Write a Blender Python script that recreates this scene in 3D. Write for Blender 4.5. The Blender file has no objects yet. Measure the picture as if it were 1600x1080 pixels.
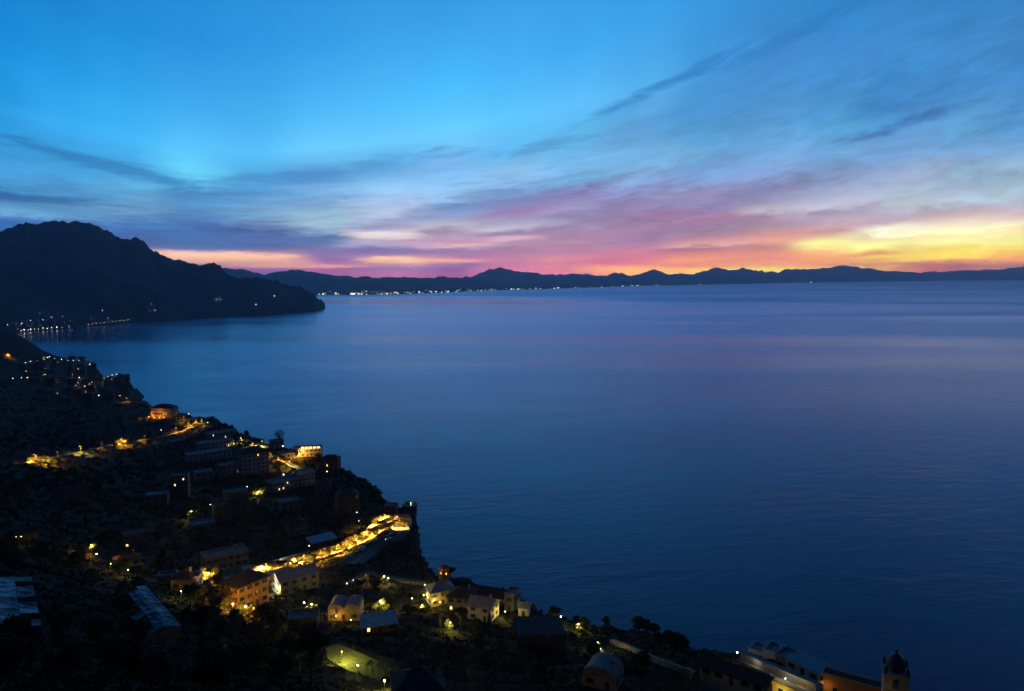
import bpy, bmesh, math, random
import numpy as np
from mathutils import Vector, Matrix

random.seed(7)
rng = np.random.default_rng(7)
scene = bpy.context.scene
C = scene.collection

# ------------------------------------------------------------------ camera
EYE = 300.0                     # metres above the sea
FPX = 1164.0                    # focal length in photo pixels (photo 1600 x 1080)
PITCH = math.atan((540.0 - 428.0) / FPX)
cam_data = bpy.data.cameras.new('camera')
cam_data.sensor_width = 36.0
cam_data.lens = 36.0 * FPX / 1600.0
cam_data.clip_start = 0.5
cam_data.clip_end = 250000.0
cam = bpy.data.objects.new('camera', cam_data)
C.objects.link(cam)
cam.location = (0, 0, EYE)
cam.rotation_euler = (math.pi / 2 - PITCH, 0, 0)
scene.camera = cam

scene.view_settings.view_transform = 'Standard'
scene.view_settings.look = 'None'
scene.view_settings.exposure = 0.0
scene.view_settings.gamma = 1.0
scene.view_settings.use_curve_mapping = False
scene.render.engine = 'CYCLES'
scene.cycles.use_denoising = True
scene.cycles.max_bounces = 6
scene.cycles.diffuse_bounces = 2
scene.cycles.glossy_bounces = 2
scene.cycles.transmission_bounces = 2
scene.cycles.volume_bounces = 2
scene.cycles.sample_clamp_indirect = 4.0


def srgb(r, g, b):
    f = lambda c: c / 12.92 if c <= 0.04045 else ((c + 0.055) / 1.055) ** 2.4
    return tuple(f(v / 255.0) for v in (r, g, b))


def ray(px, py):
    """Direction from the eye through a photo pixel, y forward, z up."""
    x, z = (px - 800.0) / FPX, -(py - 540.0) / FPX
    c, s = math.cos(PITCH), math.sin(PITCH)
    return np.array([x, c + z * s, -s + z * c])


def azel(px, py):
    d = ray(px, py)
    return math.atan2(d[0], d[1]), math.atan2(d[2], math.hypot(d[0], d[1]))


def pixel_of(az, el):
    d = np.array([math.sin(az) * math.cos(el), math.cos(az) * math.cos(el), math.sin(el)])
    c, s = math.cos(PITCH), math.sin(PITCH)
    yy = d[1] * c - d[2] * s
    zz = d[1] * s + d[2] * c
    return 800 + FPX * d[0] / yy, 540 - FPX * zz / yy


# ------------------------------------------------------------------ sky
class Graph:
    """Small helper that writes maths as shader nodes."""

    def __init__(self, tree):
        self.t = tree

    def m(self, op, a, b=None, c=None, clamp=False):
        n = self.t.nodes.new('ShaderNodeMath')
        n.operation = op
        n.use_clamp = clamp
        for i, v in enumerate((a, b, c)):
            if v is None:
                continue
            if isinstance(v, (int, float)):
                n.inputs[i].default_value = v
            else:
                self.t.links.new(v, n.inputs[i])
        return n.outputs[0]

    def mix(self, fac, a, b, blend='MIX'):
        n = self.t.nodes.new('ShaderNodeMix')
        n.data_type = 'RGBA'
        n.blend_type = blend
        for k, v in ((0, fac), (6, a), (7, b)):
            if isinstance(v, (int, float)):
                n.inputs[k].default_value = v
            elif isinstance(v, tuple):
                n.inputs[k].default_value = (*v[:3], 1)
            else:
                self.t.links.new(v, n.inputs[k])
        return n.outputs[2]

    def noise(self, vec, scale, detail=4, rough=0.5, distort=0.0):
        n = self.t.nodes.new('ShaderNodeTexNoise')
        n.inputs['Scale'].default_value = scale
        n.inputs['Detail'].default_value = detail
        n.inputs['Roughness'].default_value = rough
        n.inputs['Distortion'].default_value = distort
        self.t.links.new(vec, n.inputs['Vector'])
        return n.outputs[0]

    def vec(self, x, y, z=0.0):
        n = self.t.nodes.new('ShaderNodeCombineXYZ')
        for i, v in enumerate((x, y, z)):
            if isinstance(v, (int, float)):
                n.inputs[i].default_value = v
            else:
                self.t.links.new(v, n.inputs[i])
        return n.outputs[0]

    def smooth(self, x, lo, hi):
        n = self.t.nodes.new('ShaderNodeMapRange')
        n.interpolation_type = 'SMOOTHSTEP'
        self.t.links.new(x, n.inputs[0])
        n.inputs[1].default_value = lo
        n.inputs[2].default_value = hi
        return n.outputs[0]


# colours read off the sky: {column: [(row, r, g, b) ...]} below row 200, {row: [(column, r, g, b) ...]} above it
SKY_COLS = {
    0: [(200,50,155,220),(220,55,150,215),(245,50,140,205),(262,75,160,220),(275,60,130,195),(292,80,160,205),(300,60,120,185),(308,38,90,160),(314,40,95,165),(322,105,165,210),(330,120,180,215),(334,55,100,165),(340,60,100,175),(350,60,95,165),(430,60,90,155)],
    100: [(200,62,175,245),(225,65,165,225),(245,62,150,210),(255,65,145,205),(270,90,185,240),(280,60,135,195),(295,90,160,215),(310,70,130,190),(325,90,145,180),(331,130,190,225),(337,80,135,190),(342,75,105,165),(430,68,92,158)],
    200: [(200,62,172,238),(225,75,190,255),(255,75,175,235),(268,60,130,195),(280,85,160,210),(290,95,175,220),(305,95,155,205),(315,100,155,200),(325,110,150,195),(333,100,155,190),(338,125,170,215),(345,70,115,185),(360,68,98,170),(370,75,95,165),(400,120,110,160),(430,110,100,155)],
    300: [(200,72,175,240),(220,85,190,252),(250,100,210,255),(272,110,215,255),(285,95,185,225),(290,100,180,225),(298,75,140,195),(312,80,145,200),(325,95,150,200),(332,105,170,210),(337,85,130,185),(343,75,115,175),(350,78,108,175),(362,70,100,165),(375,78,105,170),(388,85,105,165),(391,165,150,180),(396,235,200,180),(403,240,190,165),(412,200,150,160),(430,120,95,150)],
    400: [(200,72,175,235),(225,78,180,238),(240,90,195,252),(265,98,205,255),(277,85,170,225),(285,70,145,205),(295,95,165,220),(305,85,145,200),(315,110,155,210),(328,105,165,210),(340,110,150,200),(348,145,165,215),(355,82,98,165),(370,85,102,165),(385,85,98,160),(392,130,115,155),(400,250,190,160),(408,245,180,150),(414,215,155,150),(419,160,115,160),(430,120,95,150)],
    500: [(200,85,190,250),(230,110,205,255),(255,120,210,255),(268,85,150,210),(282,80,150,205),(300,130,185,235),(320,125,165,205),(335,130,160,205),(340,165,205,225),(347,185,215,230),(355,120,130,180),(360,150,165,205),(368,85,110,165),(380,95,115,170),(395,140,115,165),(408,145,110,160),(415,190,120,155),(417,235,160,160),(420,170,105,150),(430,150,100,150)],
    600: [(200,90,195,255),(240,120,210,255),(255,110,195,240),(262,85,155,210),(275,130,190,240),(290,145,205,248),(305,160,210,250),(320,170,195,235),(330,180,200,235),(340,215,215,235),(348,140,155,190),(355,150,160,195),(360,170,150,185),(366,240,228,225),(371,235,225,225),(375,170,160,190),(380,185,175,205),(388,115,110,165),(397,150,120,165),(402,235,185,165),(408,250,200,160),(413,200,150,165),(420,155,115,165),(430,180,115,155),(436,200,115,150)],
    700: [(200,105,205,255),(228,115,210,255),(237,90,175,220),(250,120,180,235),(270,130,190,245),(290,140,195,240),(310,150,190,230),(322,110,145,195),(330,115,140,185),(338,150,165,205),(345,140,150,190),(352,195,190,205),(357,195,180,200),(361,155,140,170),(371,190,155,180),(377,175,130,165),(382,235,190,185),(390,145,120,165),(404,180,115,155),(408,235,170,155),(413,150,110,160),(425,150,100,155),(434,190,100,140)],
    800: [(200,100,205,255),(222,110,210,255),(235,95,175,230),(248,85,160,215),(262,140,195,245),(275,140,195,235),(290,130,170,220),(305,120,150,200),(318,125,140,190),(325,150,130,180),(335,160,125,175),(343,155,150,190),(350,185,180,200),(355,195,190,200),(362,150,130,170),(369,150,115,155),(372,225,180,200),(378,180,145,170),(390,165,125,160),(400,190,130,160),(410,195,125,155),(418,200,120,155),(430,215,135,160)],
    900: [(200,110,205,255),(213,95,180,230),(228,80,155,205),(240,120,185,235),(260,120,185,235),(282,115,170,215),(293,115,145,190),(302,130,125,180),(310,155,125,170),(318,160,160,200),(328,155,145,180),(340,135,125,170),(352,155,140,175),(365,170,135,165),(380,180,140,165),(395,185,130,160),(403,220,145,155),(415,215,130,150),(430,225,130,150)],
    1000: [(200,95,160,215),(215,90,155,210),(235,110,170,220),(260,135,195,240),(275,115,165,215),(285,125,155,205),(295,150,140,190),(305,120,115,160),(315,145,135,180),(325,150,140,185),(335,165,130,170),(345,160,125,165),(360,155,125,160),(380,165,125,160),(388,200,130,150),(395,205,125,150),(402,210,125,145),(410,215,120,140),(415,240,150,130),(420,255,185,110),(430,255,180,100)],
    1100: [(200,85,160,215),(225,90,160,210),(250,105,155,205),(275,125,160,210),(285,125,145,190),(293,140,130,170),(303,150,150,185),(318,145,140,185),(330,145,130,175),(338,175,135,165),(350,170,130,165),(360,160,140,165),(366,150,120,150),(376,205,145,150),(383,220,170,160),(389,170,115,145),(400,235,145,125),(408,245,165,125),(415,240,130,110),(422,255,205,110),(430,255,190,100)],
    1200: [(200,90,155,210),(230,105,165,215),(250,125,165,215),(270,130,155,205),(285,135,150,195),(300,140,140,185),(315,140,135,170),(328,205,195,215),(335,200,190,205),(342,170,145,170),(355,170,145,160),(368,215,155,155),(375,235,170,150),(382,235,165,140),(390,200,140,135),(400,235,150,125),(407,225,140,130),(417,250,180,100),(422,255,230,100),(430,255,215,90)],
    1300: [(200,85,160,210),(220,85,150,205),(240,115,160,205),(260,120,155,200),(280,135,155,195),(300,160,170,205),(315,190,195,215),(325,185,180,195),(335,160,150,180),(345,195,170,185),(355,205,170,175),(363,190,145,155),(366,235,180,165),(372,235,195,160),(376,255,255,160),(384,255,250,150),(390,250,190,130),(400,245,170,115),(412,235,155,110),(419,255,200,130),(430,255,190,100)],
    1400: [(200,70,130,190),(215,110,165,215),(240,115,165,215),(258,130,160,210),(275,160,185,210),(290,165,180,210),(305,160,180,195),(312,190,210,220),(320,175,185,195),(330,190,190,205),(338,180,165,185),(350,205,175,185),(355,255,255,225),(365,255,250,210),(371,230,190,165),(378,255,255,170),(388,255,255,140),(393,225,165,120),(398,225,155,110),(403,255,215,85),(409,195,140,85),(412,250,190,90),(430,245,170,85)],
    1500: [(200,100,165,215),(225,100,155,200),(250,130,165,210),(270,150,185,215),(288,145,165,195),(300,185,210,230),(315,185,195,210),(326,170,165,185),(335,205,180,180),(345,225,200,185),(351,255,250,215),(360,255,255,190),(368,250,225,160),(375,255,255,175),(385,245,215,120),(392,255,235,115),(405,255,225,95),(410,205,130,85),(416,215,125,115),(430,205,120,125)],
    1600: [(200,88,150,205),(225,110,160,205),(245,145,180,215),(262,155,190,215),(280,145,175,200),(290,165,190,220),(300,175,200,205),(310,175,185,205),(320,190,185,200),(330,200,185,200),(340,225,195,190),(347,245,225,205),(355,255,245,185),(362,250,225,165),(375,255,255,165),(385,250,235,140),(393,252,205,100),(402,240,165,100),(410,230,150,120),(416,195,135,132),(430,190,130,130)],
}
SKY_ROWS = {
    0: [(0,25,125,205),(200,32,138,215),(400,38,145,222),(600,50,150,222),(850,61,158,230),(1000,57,155,228),(1200,52,146,215),(1330,49,129,194),(1450,52,130,195),(1600,56,132,197)],
    66: [(0,28,140,215),(400,45,148,225),(600,60,165,235),(800,55,165,238),(1000,65,170,240),(1150,70,152,217),(1190,62,131,196),(1300,65,140,210),(1450,68,145,210),(1600,65,130,195)],
    136: [(0,35,155,232),(300,55,170,240),(600,72,185,250),(700,75,190,255),(900,85,185,250),(1000,85,175,235),(1035,61,131,200),(1200,72,145,210),(1400,65,140,205),(1600,70,140,205)],
}


def _column(px_key):
    out = []
    for y, row in SKY_ROWS.items():
        q = np.array(row, float)
        out.append((y, *[np.interp(px_key, q[:, 0], q[:, i]) for i in (1, 2, 3)]))
    # the low blue-grey bank over the headland reads greener than its neighbours
    out += [(y, r, g + (9 if px_key <= 500 and 338 < y < 390 else 0), b) for y, r, g, b in SKY_COLS[px_key]]
    return np.array([(r[0], *srgb(*r[1:])) for r in out])


_COLS = {k: _column(k) for k in SKY_COLS}


AIR = np.array((0.028, 0.068, 0.16))      # glow of the air itself
AIR_DENSITY = 3.8e-5
AZ_LO, AZ_HI = azel(0, 350)[0], azel(1600, 350)[0]


def fan_of(az):
    """How much the cloud bands have spread upwards at a bearing."""
    return 1.15 * math.sqrt(min(1.1, abs(az + 0.36)) ** 2 + 0.015)


def sky_at(az, el):
    """Colour of the sky (linear) on the grid that feeds the colour ramps."""
    az_c = max(AZ_LO, min(AZ_HI, az))
    el_c = max(0.0, min(0.35, el))
    px, py = pixel_of(az_c, el_c)
    py = min(430.0, max(0.0, py))
    k = min(_COLS, key=lambda q: abs(q - px))
    t = _COLS[k]
    c = np.array([np.interp(py, t[:, 0], t[:, i]) for i in (1, 2, 3)])
    # away from the dawn the sky goes on as the dark blue of early twilight
    up = np.array(srgb(6, 22, 62))
    west = np.array(srgb(5, 12, 30))
    k = min(1.0, max(0.0, (el - 0.35) / 0.50))
    c = c * (1 - k) + up * k
    off = az - az_c
    k = min(1.0, abs(off) / 1.2)
    k = k * k * (3 - 2 * k)
    dusk = west * (1 - min(1, el / 0.9)) + up * min(1, el / 0.9)
    c = c * (1 - k) + dusk * k
    # the air in front dims what lies low: the sky behind it is that much brighter
    path = min(54000.0, 700.0 / max(1e-4, math.sin(max(el, 0.0))))
    tr = math.exp(-AIR_DENSITY * path)
    return np.maximum(c - AIR * (1 - tr), c * 0.25) / tr


world = bpy.data.worlds.new('World')
scene.world = world
world.use_nodes = True
wt = world.node_tree
wt.nodes.clear()
G = Graph(wt)
geo = wt.nodes.new('ShaderNodeTexCoord')
sep = wt.nodes.new('ShaderNodeSeparateXYZ')
wt.links.new(geo.outputs['Generated'], sep.inputs[0])
dx, dy, dz = sep.outputs
AZ = G.m('ARCTAN2', dx, dy)
EL = G.m('ARCSINE', dz)
EL0 = G.m('MAXIMUM', EL, 0.0)
# cloud bands fan out from a point low over the bay: height divided by a fan function of azimuth
fan = G.m('MULTIPLY', G.m('SQRT', G.m('ADD', G.m('POWER', G.m('MINIMUM', G.m('ABSOLUTE', G.m('ADD', AZ, 0.36)), 1.1), 2.0), 0.015)), 1.15)
ELF = G.m('MULTIPLY', EL0, G.m('EXPONENT', G.m('MULTIPLY', fan, -1.0)))
n_wide = G.noise(G.vec(G.m('MULTIPLY', AZ, 5.0), G.m('MULTIPLY', ELF, 40.0), 3.1), 1.0, 6, 0.6, 0.5)
n_fine = G.noise(G.vec(G.m('MULTIPLY', AZ, 17.0), G.m('MULTIPLY', ELF, 150.0), 8.7), 1.0, 6, 0.66, 0.8)
n_az = G.noise(G.vec(G.m('MULTIPLY', AZ, 5.0), G.m('MULTIPLY', ELF, 45.0), 21.0), 1.0, 4, 0.55)
cloudy = G.smooth(ELF, 0.15, 0.05)              # bands live in the lower sky
veil = G.m('MULTIPLY', G.smooth(G.m('ADD', G.m('MULTIPLY', AZ, 1.0), G.m('MULTIPLY', EL0, -0.95)), -0.12, 0.10), 0.22)
amt = G.m('MAXIMUM', cloudy, veil)
wide = G.m('SUBTRACT', n_wide, 0.5)
fine = G.m('SUBTRACT', n_fine, 0.5)
n_fib = G.noise(G.vec(G.m('MULTIPLY', AZ, 42.0), G.m('MULTIPLY', ELF, 420.0), 4.4), 1.0, 5, 0.7, 0.8)
fib = G.m('SUBTRACT', n_fib, 0.5)
# the bands wander a little up and down; more so higher up
shift = G.m('MULTIPLY', G.m('ADD', G.m('ADD', G.m('MULTIPLY', wide, 0.75), G.m('MULTIPLY', fine, 0.60)), G.m('MULTIPLY', fib, 0.25)),
            G.m('MULTIPLY', amt, G.m('MULTIPLY_ADD', ELF, 0.22, 0.006)))
EL_W = G.m('MAXIMUM', G.m('ADD', ELF, shift), 0.0)
AZ_W = G.m('ADD', AZ, G.m('MULTIPLY', G.m('MULTIPLY', G.m('SUBTRACT', n_az, 0.5), 0.22), G.m('MULTIPLY_ADD', amt, 0.8, 0.2)))
SOFT = 0.025
T = G.m('DIVIDE', EL_W, G.m('ADD', EL_W, SOFT), clamp=True)

cols = [math.radians(q) for q in (-180, -135, -100, -75, -55, -44)] + [azel(q, 350)[0] for q in SKY_COLS] + [math.radians(q) for q in (42, 55, 75, 100, 135, 180)]
colour = None
for k, az in enumerate(cols):
    rn = wt.nodes.new('ShaderNodeValToRGB')
    cr = rn.color_ramp
    cr.interpolation = 'LINEAR'
    for s in range(32):
        t = s / 31.0
        elf = SOFT * t / max(1e-3, 1 - t)
        c = sky_at(az, min(math.pi / 2, elf * math.exp(fan_of(az))))
        if s == 0:
            e = cr.elements[0]
            e.position = 0.0
        elif s == 1:
            e = cr.elements[1]
            e.position = t
        else:
            e = cr.elements.new(t)
        e.color = (*c, 1)
    wt.links.new(T, rn.inputs[0])
    if colour is None:
        colour = rn.outputs[0]
    else:
        w = G.smooth(AZ_W, cols[k - 1], az)
        colour = G.mix(w, colour, rn.outputs[0])

# thin bright and dark streaks of the bands
lum = G.m('ADD', 1.0, G.m('MULTIPLY', amt, G.m('ADD', G.m('ADD', G.m('MULTIPLY', wide, 0.8), G.m('MULTIPLY', fine, 0.95)), G.m('MULTIPLY', fib, 0.45))))
sc_ = wt.nodes.new('ShaderNodeVectorMath')
sc_.operation = 'SCALE'
wt.links.new(colour, sc_.inputs[0])
wt.links.new(lum, sc_.inputs['Scale'])
colour = sc_.outputs[0]

# single clouds: (px, py, half length, half thickness, rise in degrees, colour, strength)
CLOUDS = [
    (1395, 199, 66, 8, 14, (58,108,172), 0.80),
    (1050, 126, 120, 9, 22, (48,122,190), 0.65),
    (1240, 52, 110, 11, 21, (45,118,188), 0.50),
    (660, 243, 90, 9, 8, (80,145,203), 0.60),
    (850, 228, 90, 9, 8, (82,148,203), 0.55),
    (440, 280, 100, 8, 3, (75,140,200), 0.55),
    (170, 260, 110, 8, -13, (48,112,175), 0.55),
    (50, 311, 80, 6, -2, (36,84,155), 0.5),
    (350, 403, 100, 8, -1, (250,192,158), 0.80),
    (455, 416, 80, 3, 0, (240,170,155), 0.70),
    (596, 406, 45, 5, 0, (252,198,155), 0.85),
    (690, 408, 45, 2.5, 1, (238,170,155), 0.60),
    (600, 367, 65, 6, -2, (240,225,222), 0.70),
    (690, 381, 60, 4, -1, (238,195,190), 0.70),
    (790, 372, 50, 3, 1, (228,182,200), 0.55),
    (1440, 410, 130, 2.5, 2, (205,138,88), 0.45),
    (1215, 423, 75, 3.5, 0, (255,232,105), 0.85),
    (1030, 424, 60, 3.5, 0, (255,185,105), 0.70),
    (1320, 380, 60, 4, 1, (255,255,160), 0.45),
]


def through_air(col, el):
    tr = math.exp(-AIR_DENSITY * min(54000.0, 700.0 / max(1e-4, math.sin(max(el, 0.0)))))
    c = np.array(srgb(*col))
    return tuple(np.maximum(c - AIR * (1 - tr), c * 0.25) / tr)


n_edge = G.m('ADD', G.m('MULTIPLY', G.m('SUBTRACT', n_fine, 0.5), 6.0), G.m('MULTIPLY', G.m('SUBTRACT', n_wide, 0.5), 3.0))
for (px, py, hl, ht, rise, col, st) in CLOUDS:
    a, e = azel(px, py)
    sl, sh = hl / FPX, ht / FPX
    r = math.tan(math.radians(rise))
    da = G.m('SUBTRACT', AZ, a)
    u = G.m('DIVIDE', da, sl)
    de = G.m('SUBTRACT', G.m('SUBTRACT', EL, e), G.m('MULTIPLY', da, r))
    v = G.m('DIVIDE', de, sh)
    q = G.m('ADD', G.m('MULTIPLY', u, u), G.m('MULTIPLY', v, v))
    q = G.m('ADD', q, n_edge)
    w = G.m('MULTIPLY', G.smooth(q, 1.8, -0.3), st)
    colour = G.mix(w, colour, through_air(col, e))

SKY_GAIN = 1.0
bg = wt.nodes.new('ShaderNodeBackground')
wt.links.new(colour, bg.inputs['Color'])
bg.inputs['Strength'].default_value = SKY_GAIN
wo = wt.nodes.new('ShaderNodeOutputWorld')
wt.links.new(bg.outputs[0], wo.inputs['Surface'])
world.cycles.sampling_method = 'MANUAL'
world.cycles.sample_map_resolution = 1024

# ------------------------------------------------------------------ materials
MATS = {}


def mat(name, col, rough=0.9, var=0.25, scale=0.5, spec=0.2, metal=0.0, bump=0.0):
    """Principled material whose colour wanders a little with noise in object space."""
    if name in MATS:
        return MATS[name]
    m = bpy.data.materials.new(name)
    m.use_nodes = True
    t = m.node_tree
    b = t.nodes['Principled BSDF']
    b.inputs['Roughness'].default_value = rough
    b.inputs['Specular IOR Level'].default_value = spec
    b.inputs['Metallic'].default_value = metal
    g = Graph(t)
    co = t.nodes.new('ShaderNodeNewGeometry')
    n = g.noise(co.outputs['Position'], scale, 5, 0.6)
    k = g.smooth(n, 0.3, 0.7)
    lo = tuple(c * (1 - var) for c in col)
    hi = tuple(min(1, c * (1 + var)) for c in col)
    t.links.new(g.mix(k, lo, hi), b.inputs['Base Color'])
    if bump:
        bn = t.nodes.new('ShaderNodeBump')
        bn.inputs['Strength'].default_value = bump
        t.links.new(n, bn.inputs['Height'])
        t.links.new(bn.outputs[0], b.inputs['Normal'])
    MATS[name] = m
    return m


def glow(name, col, strength, sampling='AUTO'):
    if name in MATS:
        return MATS[name]
    m = bpy.data.materials.new(name)
    m.use_nodes = True
    b = m.node_tree.nodes['Principled BSDF']
    b.inputs['Base Color'].default_value = (0.6, 0.6, 0.6, 1)
    b.inputs['Emission Color'].default_value = (*col, 1)
    b.inputs['Emission Strength'].default_value = strength
    try:
        m.cycles.emission_sampling = sampling
    except Exception:
        pass
    MATS[name] = m
    return m


def link_mesh(name, verts, faces, material, parent=None, smooth=False, kind=None):
    me = bpy.data.meshes.new(name)
    me.from_pydata(verts, [], faces)
    me.update()
    me.materials.append(material)
    if smooth:
        me.polygons.foreach_set('use_smooth', [True] * len(me.polygons))
    o = bpy.data.objects.new(name, me)
    C.objects.link(o)
    if parent is not None:
        o.parent = parent
    if kind:
        o['kind'] = kind
    return o


def grid_mesh(name, P, material, kind='structure', smooth=True):
    """P: (rows, cols, 3) array of points -> quad sheet."""
    r, c, _ = P.shape
    me = bpy.data.meshes.new(name)
    idx = np.arange(r * c).reshape(r, c)
    q = np.stack([idx[:-1, :-1], idx[:-1, 1:], idx[1:, 1:], idx[1:, :-1]], -1).reshape(-1, 4)
    me.vertices.add(r * c)
    me.vertices.foreach_set('co', P.astype(np.float32).ravel())
    me.loops.add(q.size)
    me.loops.foreach_set('vertex_index', q.astype(np.int32).ravel())
    me.polygons.add(len(q))
    me.polygons.foreach_set('loop_start', np.arange(0, q.size, 4, dtype=np.int32))
    me.polygons.foreach_set('use_smooth', np.full(len(q), smooth))
    me.update(calc_edges=True)
    me.materials.append(material)
    o = bpy.data.objects.new(name, me)
    C.objects.link(o)
    o['kind'] = kind
    return o


def vnoise(x, y, seed=0):
    """Smooth value noise in 0..1, vectorised."""
    xi, yi = np.floor(x).astype(np.int64), np.floor(y).astype(np.int64)
    fx, fy = x - xi, y - yi
    fx, fy = fx * fx * (3 - 2 * fx), fy * fy * (3 - 2 * fy)

    def h(a, b):
        n = (a * 374761393 + b * 668265263 + seed * 1442695041) & 0x7fffffff
        n = (n ^ (n >> 13)) * 1274126177 & 0x7fffffff
        return ((n ^ (n >> 16)) & 0xffff) / 65535.0
    return (h(xi, yi) * (1 - fx) + h(xi + 1, yi) * fx) * (1 - fy) + (h(xi, yi + 1) * (1 - fx) + h(xi + 1, yi + 1) * fx) * fy


def fbm(x, y, octs=5, seed=0, gain=0.5):
    s, a, t = 0.0, 1.0, 0.0
    for k in range(octs):
        s = s + a * vnoise(x * 2 ** k + 17.3 * k, y * 2 ** k - 9.1 * k, seed + k)
        t += a
        a *= gain
    return s / t - 0.5


# ------------------------------------------------------------------ sea
def sea_material():
    m = bpy.data.materials.new('sea_water')
    m.use_nodes = True
    t = m.node_tree
    t.nodes.clear()
    g = Graph(t)
    pos = t.nodes.new('ShaderNodeNewGeometry')
    s = t.nodes.new('ShaderNodeSeparateXYZ')
    t.links.new(pos.outputs['Position'], s.inputs[0])
    X, Y = s.outputs[0], s.outputs[1]
    # wind streaks and slicks, kilometres long: they change how ruffled the water is
    slick = g.noise(g.vec(g.m('MULTIPLY', X, 0.00022), g.m('MULTIPLY', Y, 0.0011), 2.0), 1.0, 4, 0.5, 0.3)
    open_sea = g.smooth(g.m('ADD', Y, g.m('MULTIPLY', X, 0.5)), 2500.0, 9000.0)   # more wind out in the open gulf
    ruffle = g.m('MULTIPLY_ADD', g.smooth(slick, 0.35, 0.68), 0.12, 0.12)
    lee_x = g.m('DIVIDE', g.m('ADD', X, 1100.0), 2600.0)                         # calm water in the lee of the headland
    lee_y = g.m('DIVIDE', g.m('SUBTRACT', Y, 8000.0), 2300.0)
    lee = g.smooth(g.m('ADD', g.m('MULTIPLY', lee_x, lee_x), g.m('MULTIPLY', lee_y, lee_y)), 1.3, 0.0)
    rough = g.m('ADD', ruffle, g.m('MULTIPLY', open_sea, g.m('MULTIPLY_ADD', lee, -0.20, 0.17)))
    swell = g.noise(g.vec(g.m('MULTIPLY_ADD', X, 0.020, g.m('MULTIPLY', Y, 0.006)), g.m('MULTIPLY_ADD', Y, 0.045, g.m('MULTIPLY', X, -0.010)), 0.0), 1.0, 3, 0.55, 0.2)
    chop = g.noise(g.vec(g.m('MULTIPLY', X, 0.11), g.m('MULTIPLY', Y, 0.19), 5.0), 1.0, 3, 0.55)
    bp = t.nodes.new('ShaderNodeBump')
    gust = g.noise(g.vec(g.m('MULTIPLY', X, 0.0035), g.m('MULTIPLY', Y, 0.0075), 9.0), 1.0, 4, 0.6, 0.6)
    t.links.new(g.m('MULTIPLY_ADD', g.smooth(gust, 0.35, 0.65), 0.55, 0.40), bp.inputs['Strength'])
    bp.inputs['Distance'].default_value = 1.0
    t.links.new(g.m('ADD', g.m('MULTIPLY', swell, 1.7), g.m('MULTIPLY', chop, 0.7)), bp.inputs['Height'])
    fr = t.nodes.new('ShaderNodeFresnel')
    fr.inputs['IOR'].default_value = 1.34
    deep = t.nodes.new('ShaderNodeBsdfDiffuse')
    deep.inputs['Color'].default_value = (0.006, 0.009, 0.055, 1)
    top = t.nodes.new('ShaderNodeBsdfGlossy')
    top.inputs['Color'].default_value = (0.86, 0.80, 1.0, 1)
    t.links.new(rough, top.inputs['Roughness'])
    t.links.new(bp.outputs[0], top.inputs['Normal'])
    mx = t.nodes.new('ShaderNodeMixShader')
    # waves shade each other at a grazing look, so the mirror never gets full
    t.links.new(g.m('MINIMUM', fr.outputs[0], 0.78), mx.inputs[0])
    t.links.new(deep.outputs[0], mx.inputs[1])
    t.links.new(top.outputs[0], mx.inputs[2])
    o = t.nodes.new('ShaderNodeOutputMaterial')
    t.links.new(mx.outputs[0], o.inputs['Surface'])
    return m


SEA = link_mesh('sea', [(-68000, -5000, 0), (68000, -5000, 0), (68000, 53000, 0), (-68000, 53000, 0)], [(0, 1, 2, 3)], sea_material(), kind='structure')


# ------------------------------------------------------------------ far shore and mountains
FOREST = mat('far_forest', (0.020, 0.024, 0.018), 0.95, 0.35, 0.004)
NIGHT = mat('near_scrub', (0.030, 0.036, 0.022), 0.95, 0.4, 0.08)


def interp_px(table, px):
    a = np.array(table, float)
    return np.interp(px, a[:, 0], a[:, 1])


def range_mesh(name, table, shore, dist, depth, px0, px1, n, m, seed, rough, material, crest=6.0):
    """A mountain range in plan: for each bearing a profile from the shore over the crest and down behind.
    table: crest pixels; shore(px): metres to its foot; dist(px): metres to its crest."""
    px = np.linspace(px0, px1, n)
    py0 = interp_px(table, px)
    py = py0 + crest * (fbm(px / 22.0, px * 0 + seed, 5, seed, 0.68) + 0.7 * fbm(px / 7.0, px * 0 + 3.3, 3, seed + 5, 0.6))
    P = np.zeros((m, n, 3))
    v = np.linspace(0, 1, m)
    for j in range(n):
        d = ray(px[j], py[j])
        hl = math.hypot(d[0], d[1])
        D = dist(px[j])
        S = min(shore(px[j]), D * 0.97)
        zc = EYE + D * d[2] / hl
        r = np.where(v < 0.72, S + (D - S) * (v / 0.72), D + depth * (v - 0.72) / 0.28)
        up = np.clip(v / 0.72, 0, 1)
        d0 = ray(px[j], py0[j])
        zs = EYE + D * d0[2] / math.hypot(d0[0], d0[1])
        z = zs * (0.85 * up ** 0.9 + 0.15 * up ** 2.2) + (zc - zs) * up ** 7
        z = np.where(v > 0.72, zc * (1 - ((v - 0.72) / 0.28) ** 1.3) - 5 * (v > 0.9), z)
        z[0] = -8
        P[:, j, 0] = r * d[0] / hl
        P[:, j, 1] = r * d[1] / hl
        P[:, j, 2] = z
    X, Y = P[..., 0], P[..., 1]
    L = rough[0]
    ridge = 1 - 2 * np.abs(fbm(X / L, Y / L, 5, seed, 0.55)) * 2
    fade = np.sin(np.clip(v / 0.72, 0, 1) * math.pi)[:, None] ** 0.8
    P[..., 2] += (ridge - 0.6) * rough[1] * fade * (P[..., 2] > 2)
    jag = fbm(X / (L * 0.12), Y / (L * 0.12), 4, seed + 9, 0.6)
    P[..., 2] += jag * rough[2] * np.clip(v / 0.3, 0, 1)[:, None] * (P[..., 2] > 2)
    return grid_mesh(name, P, material)


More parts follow.
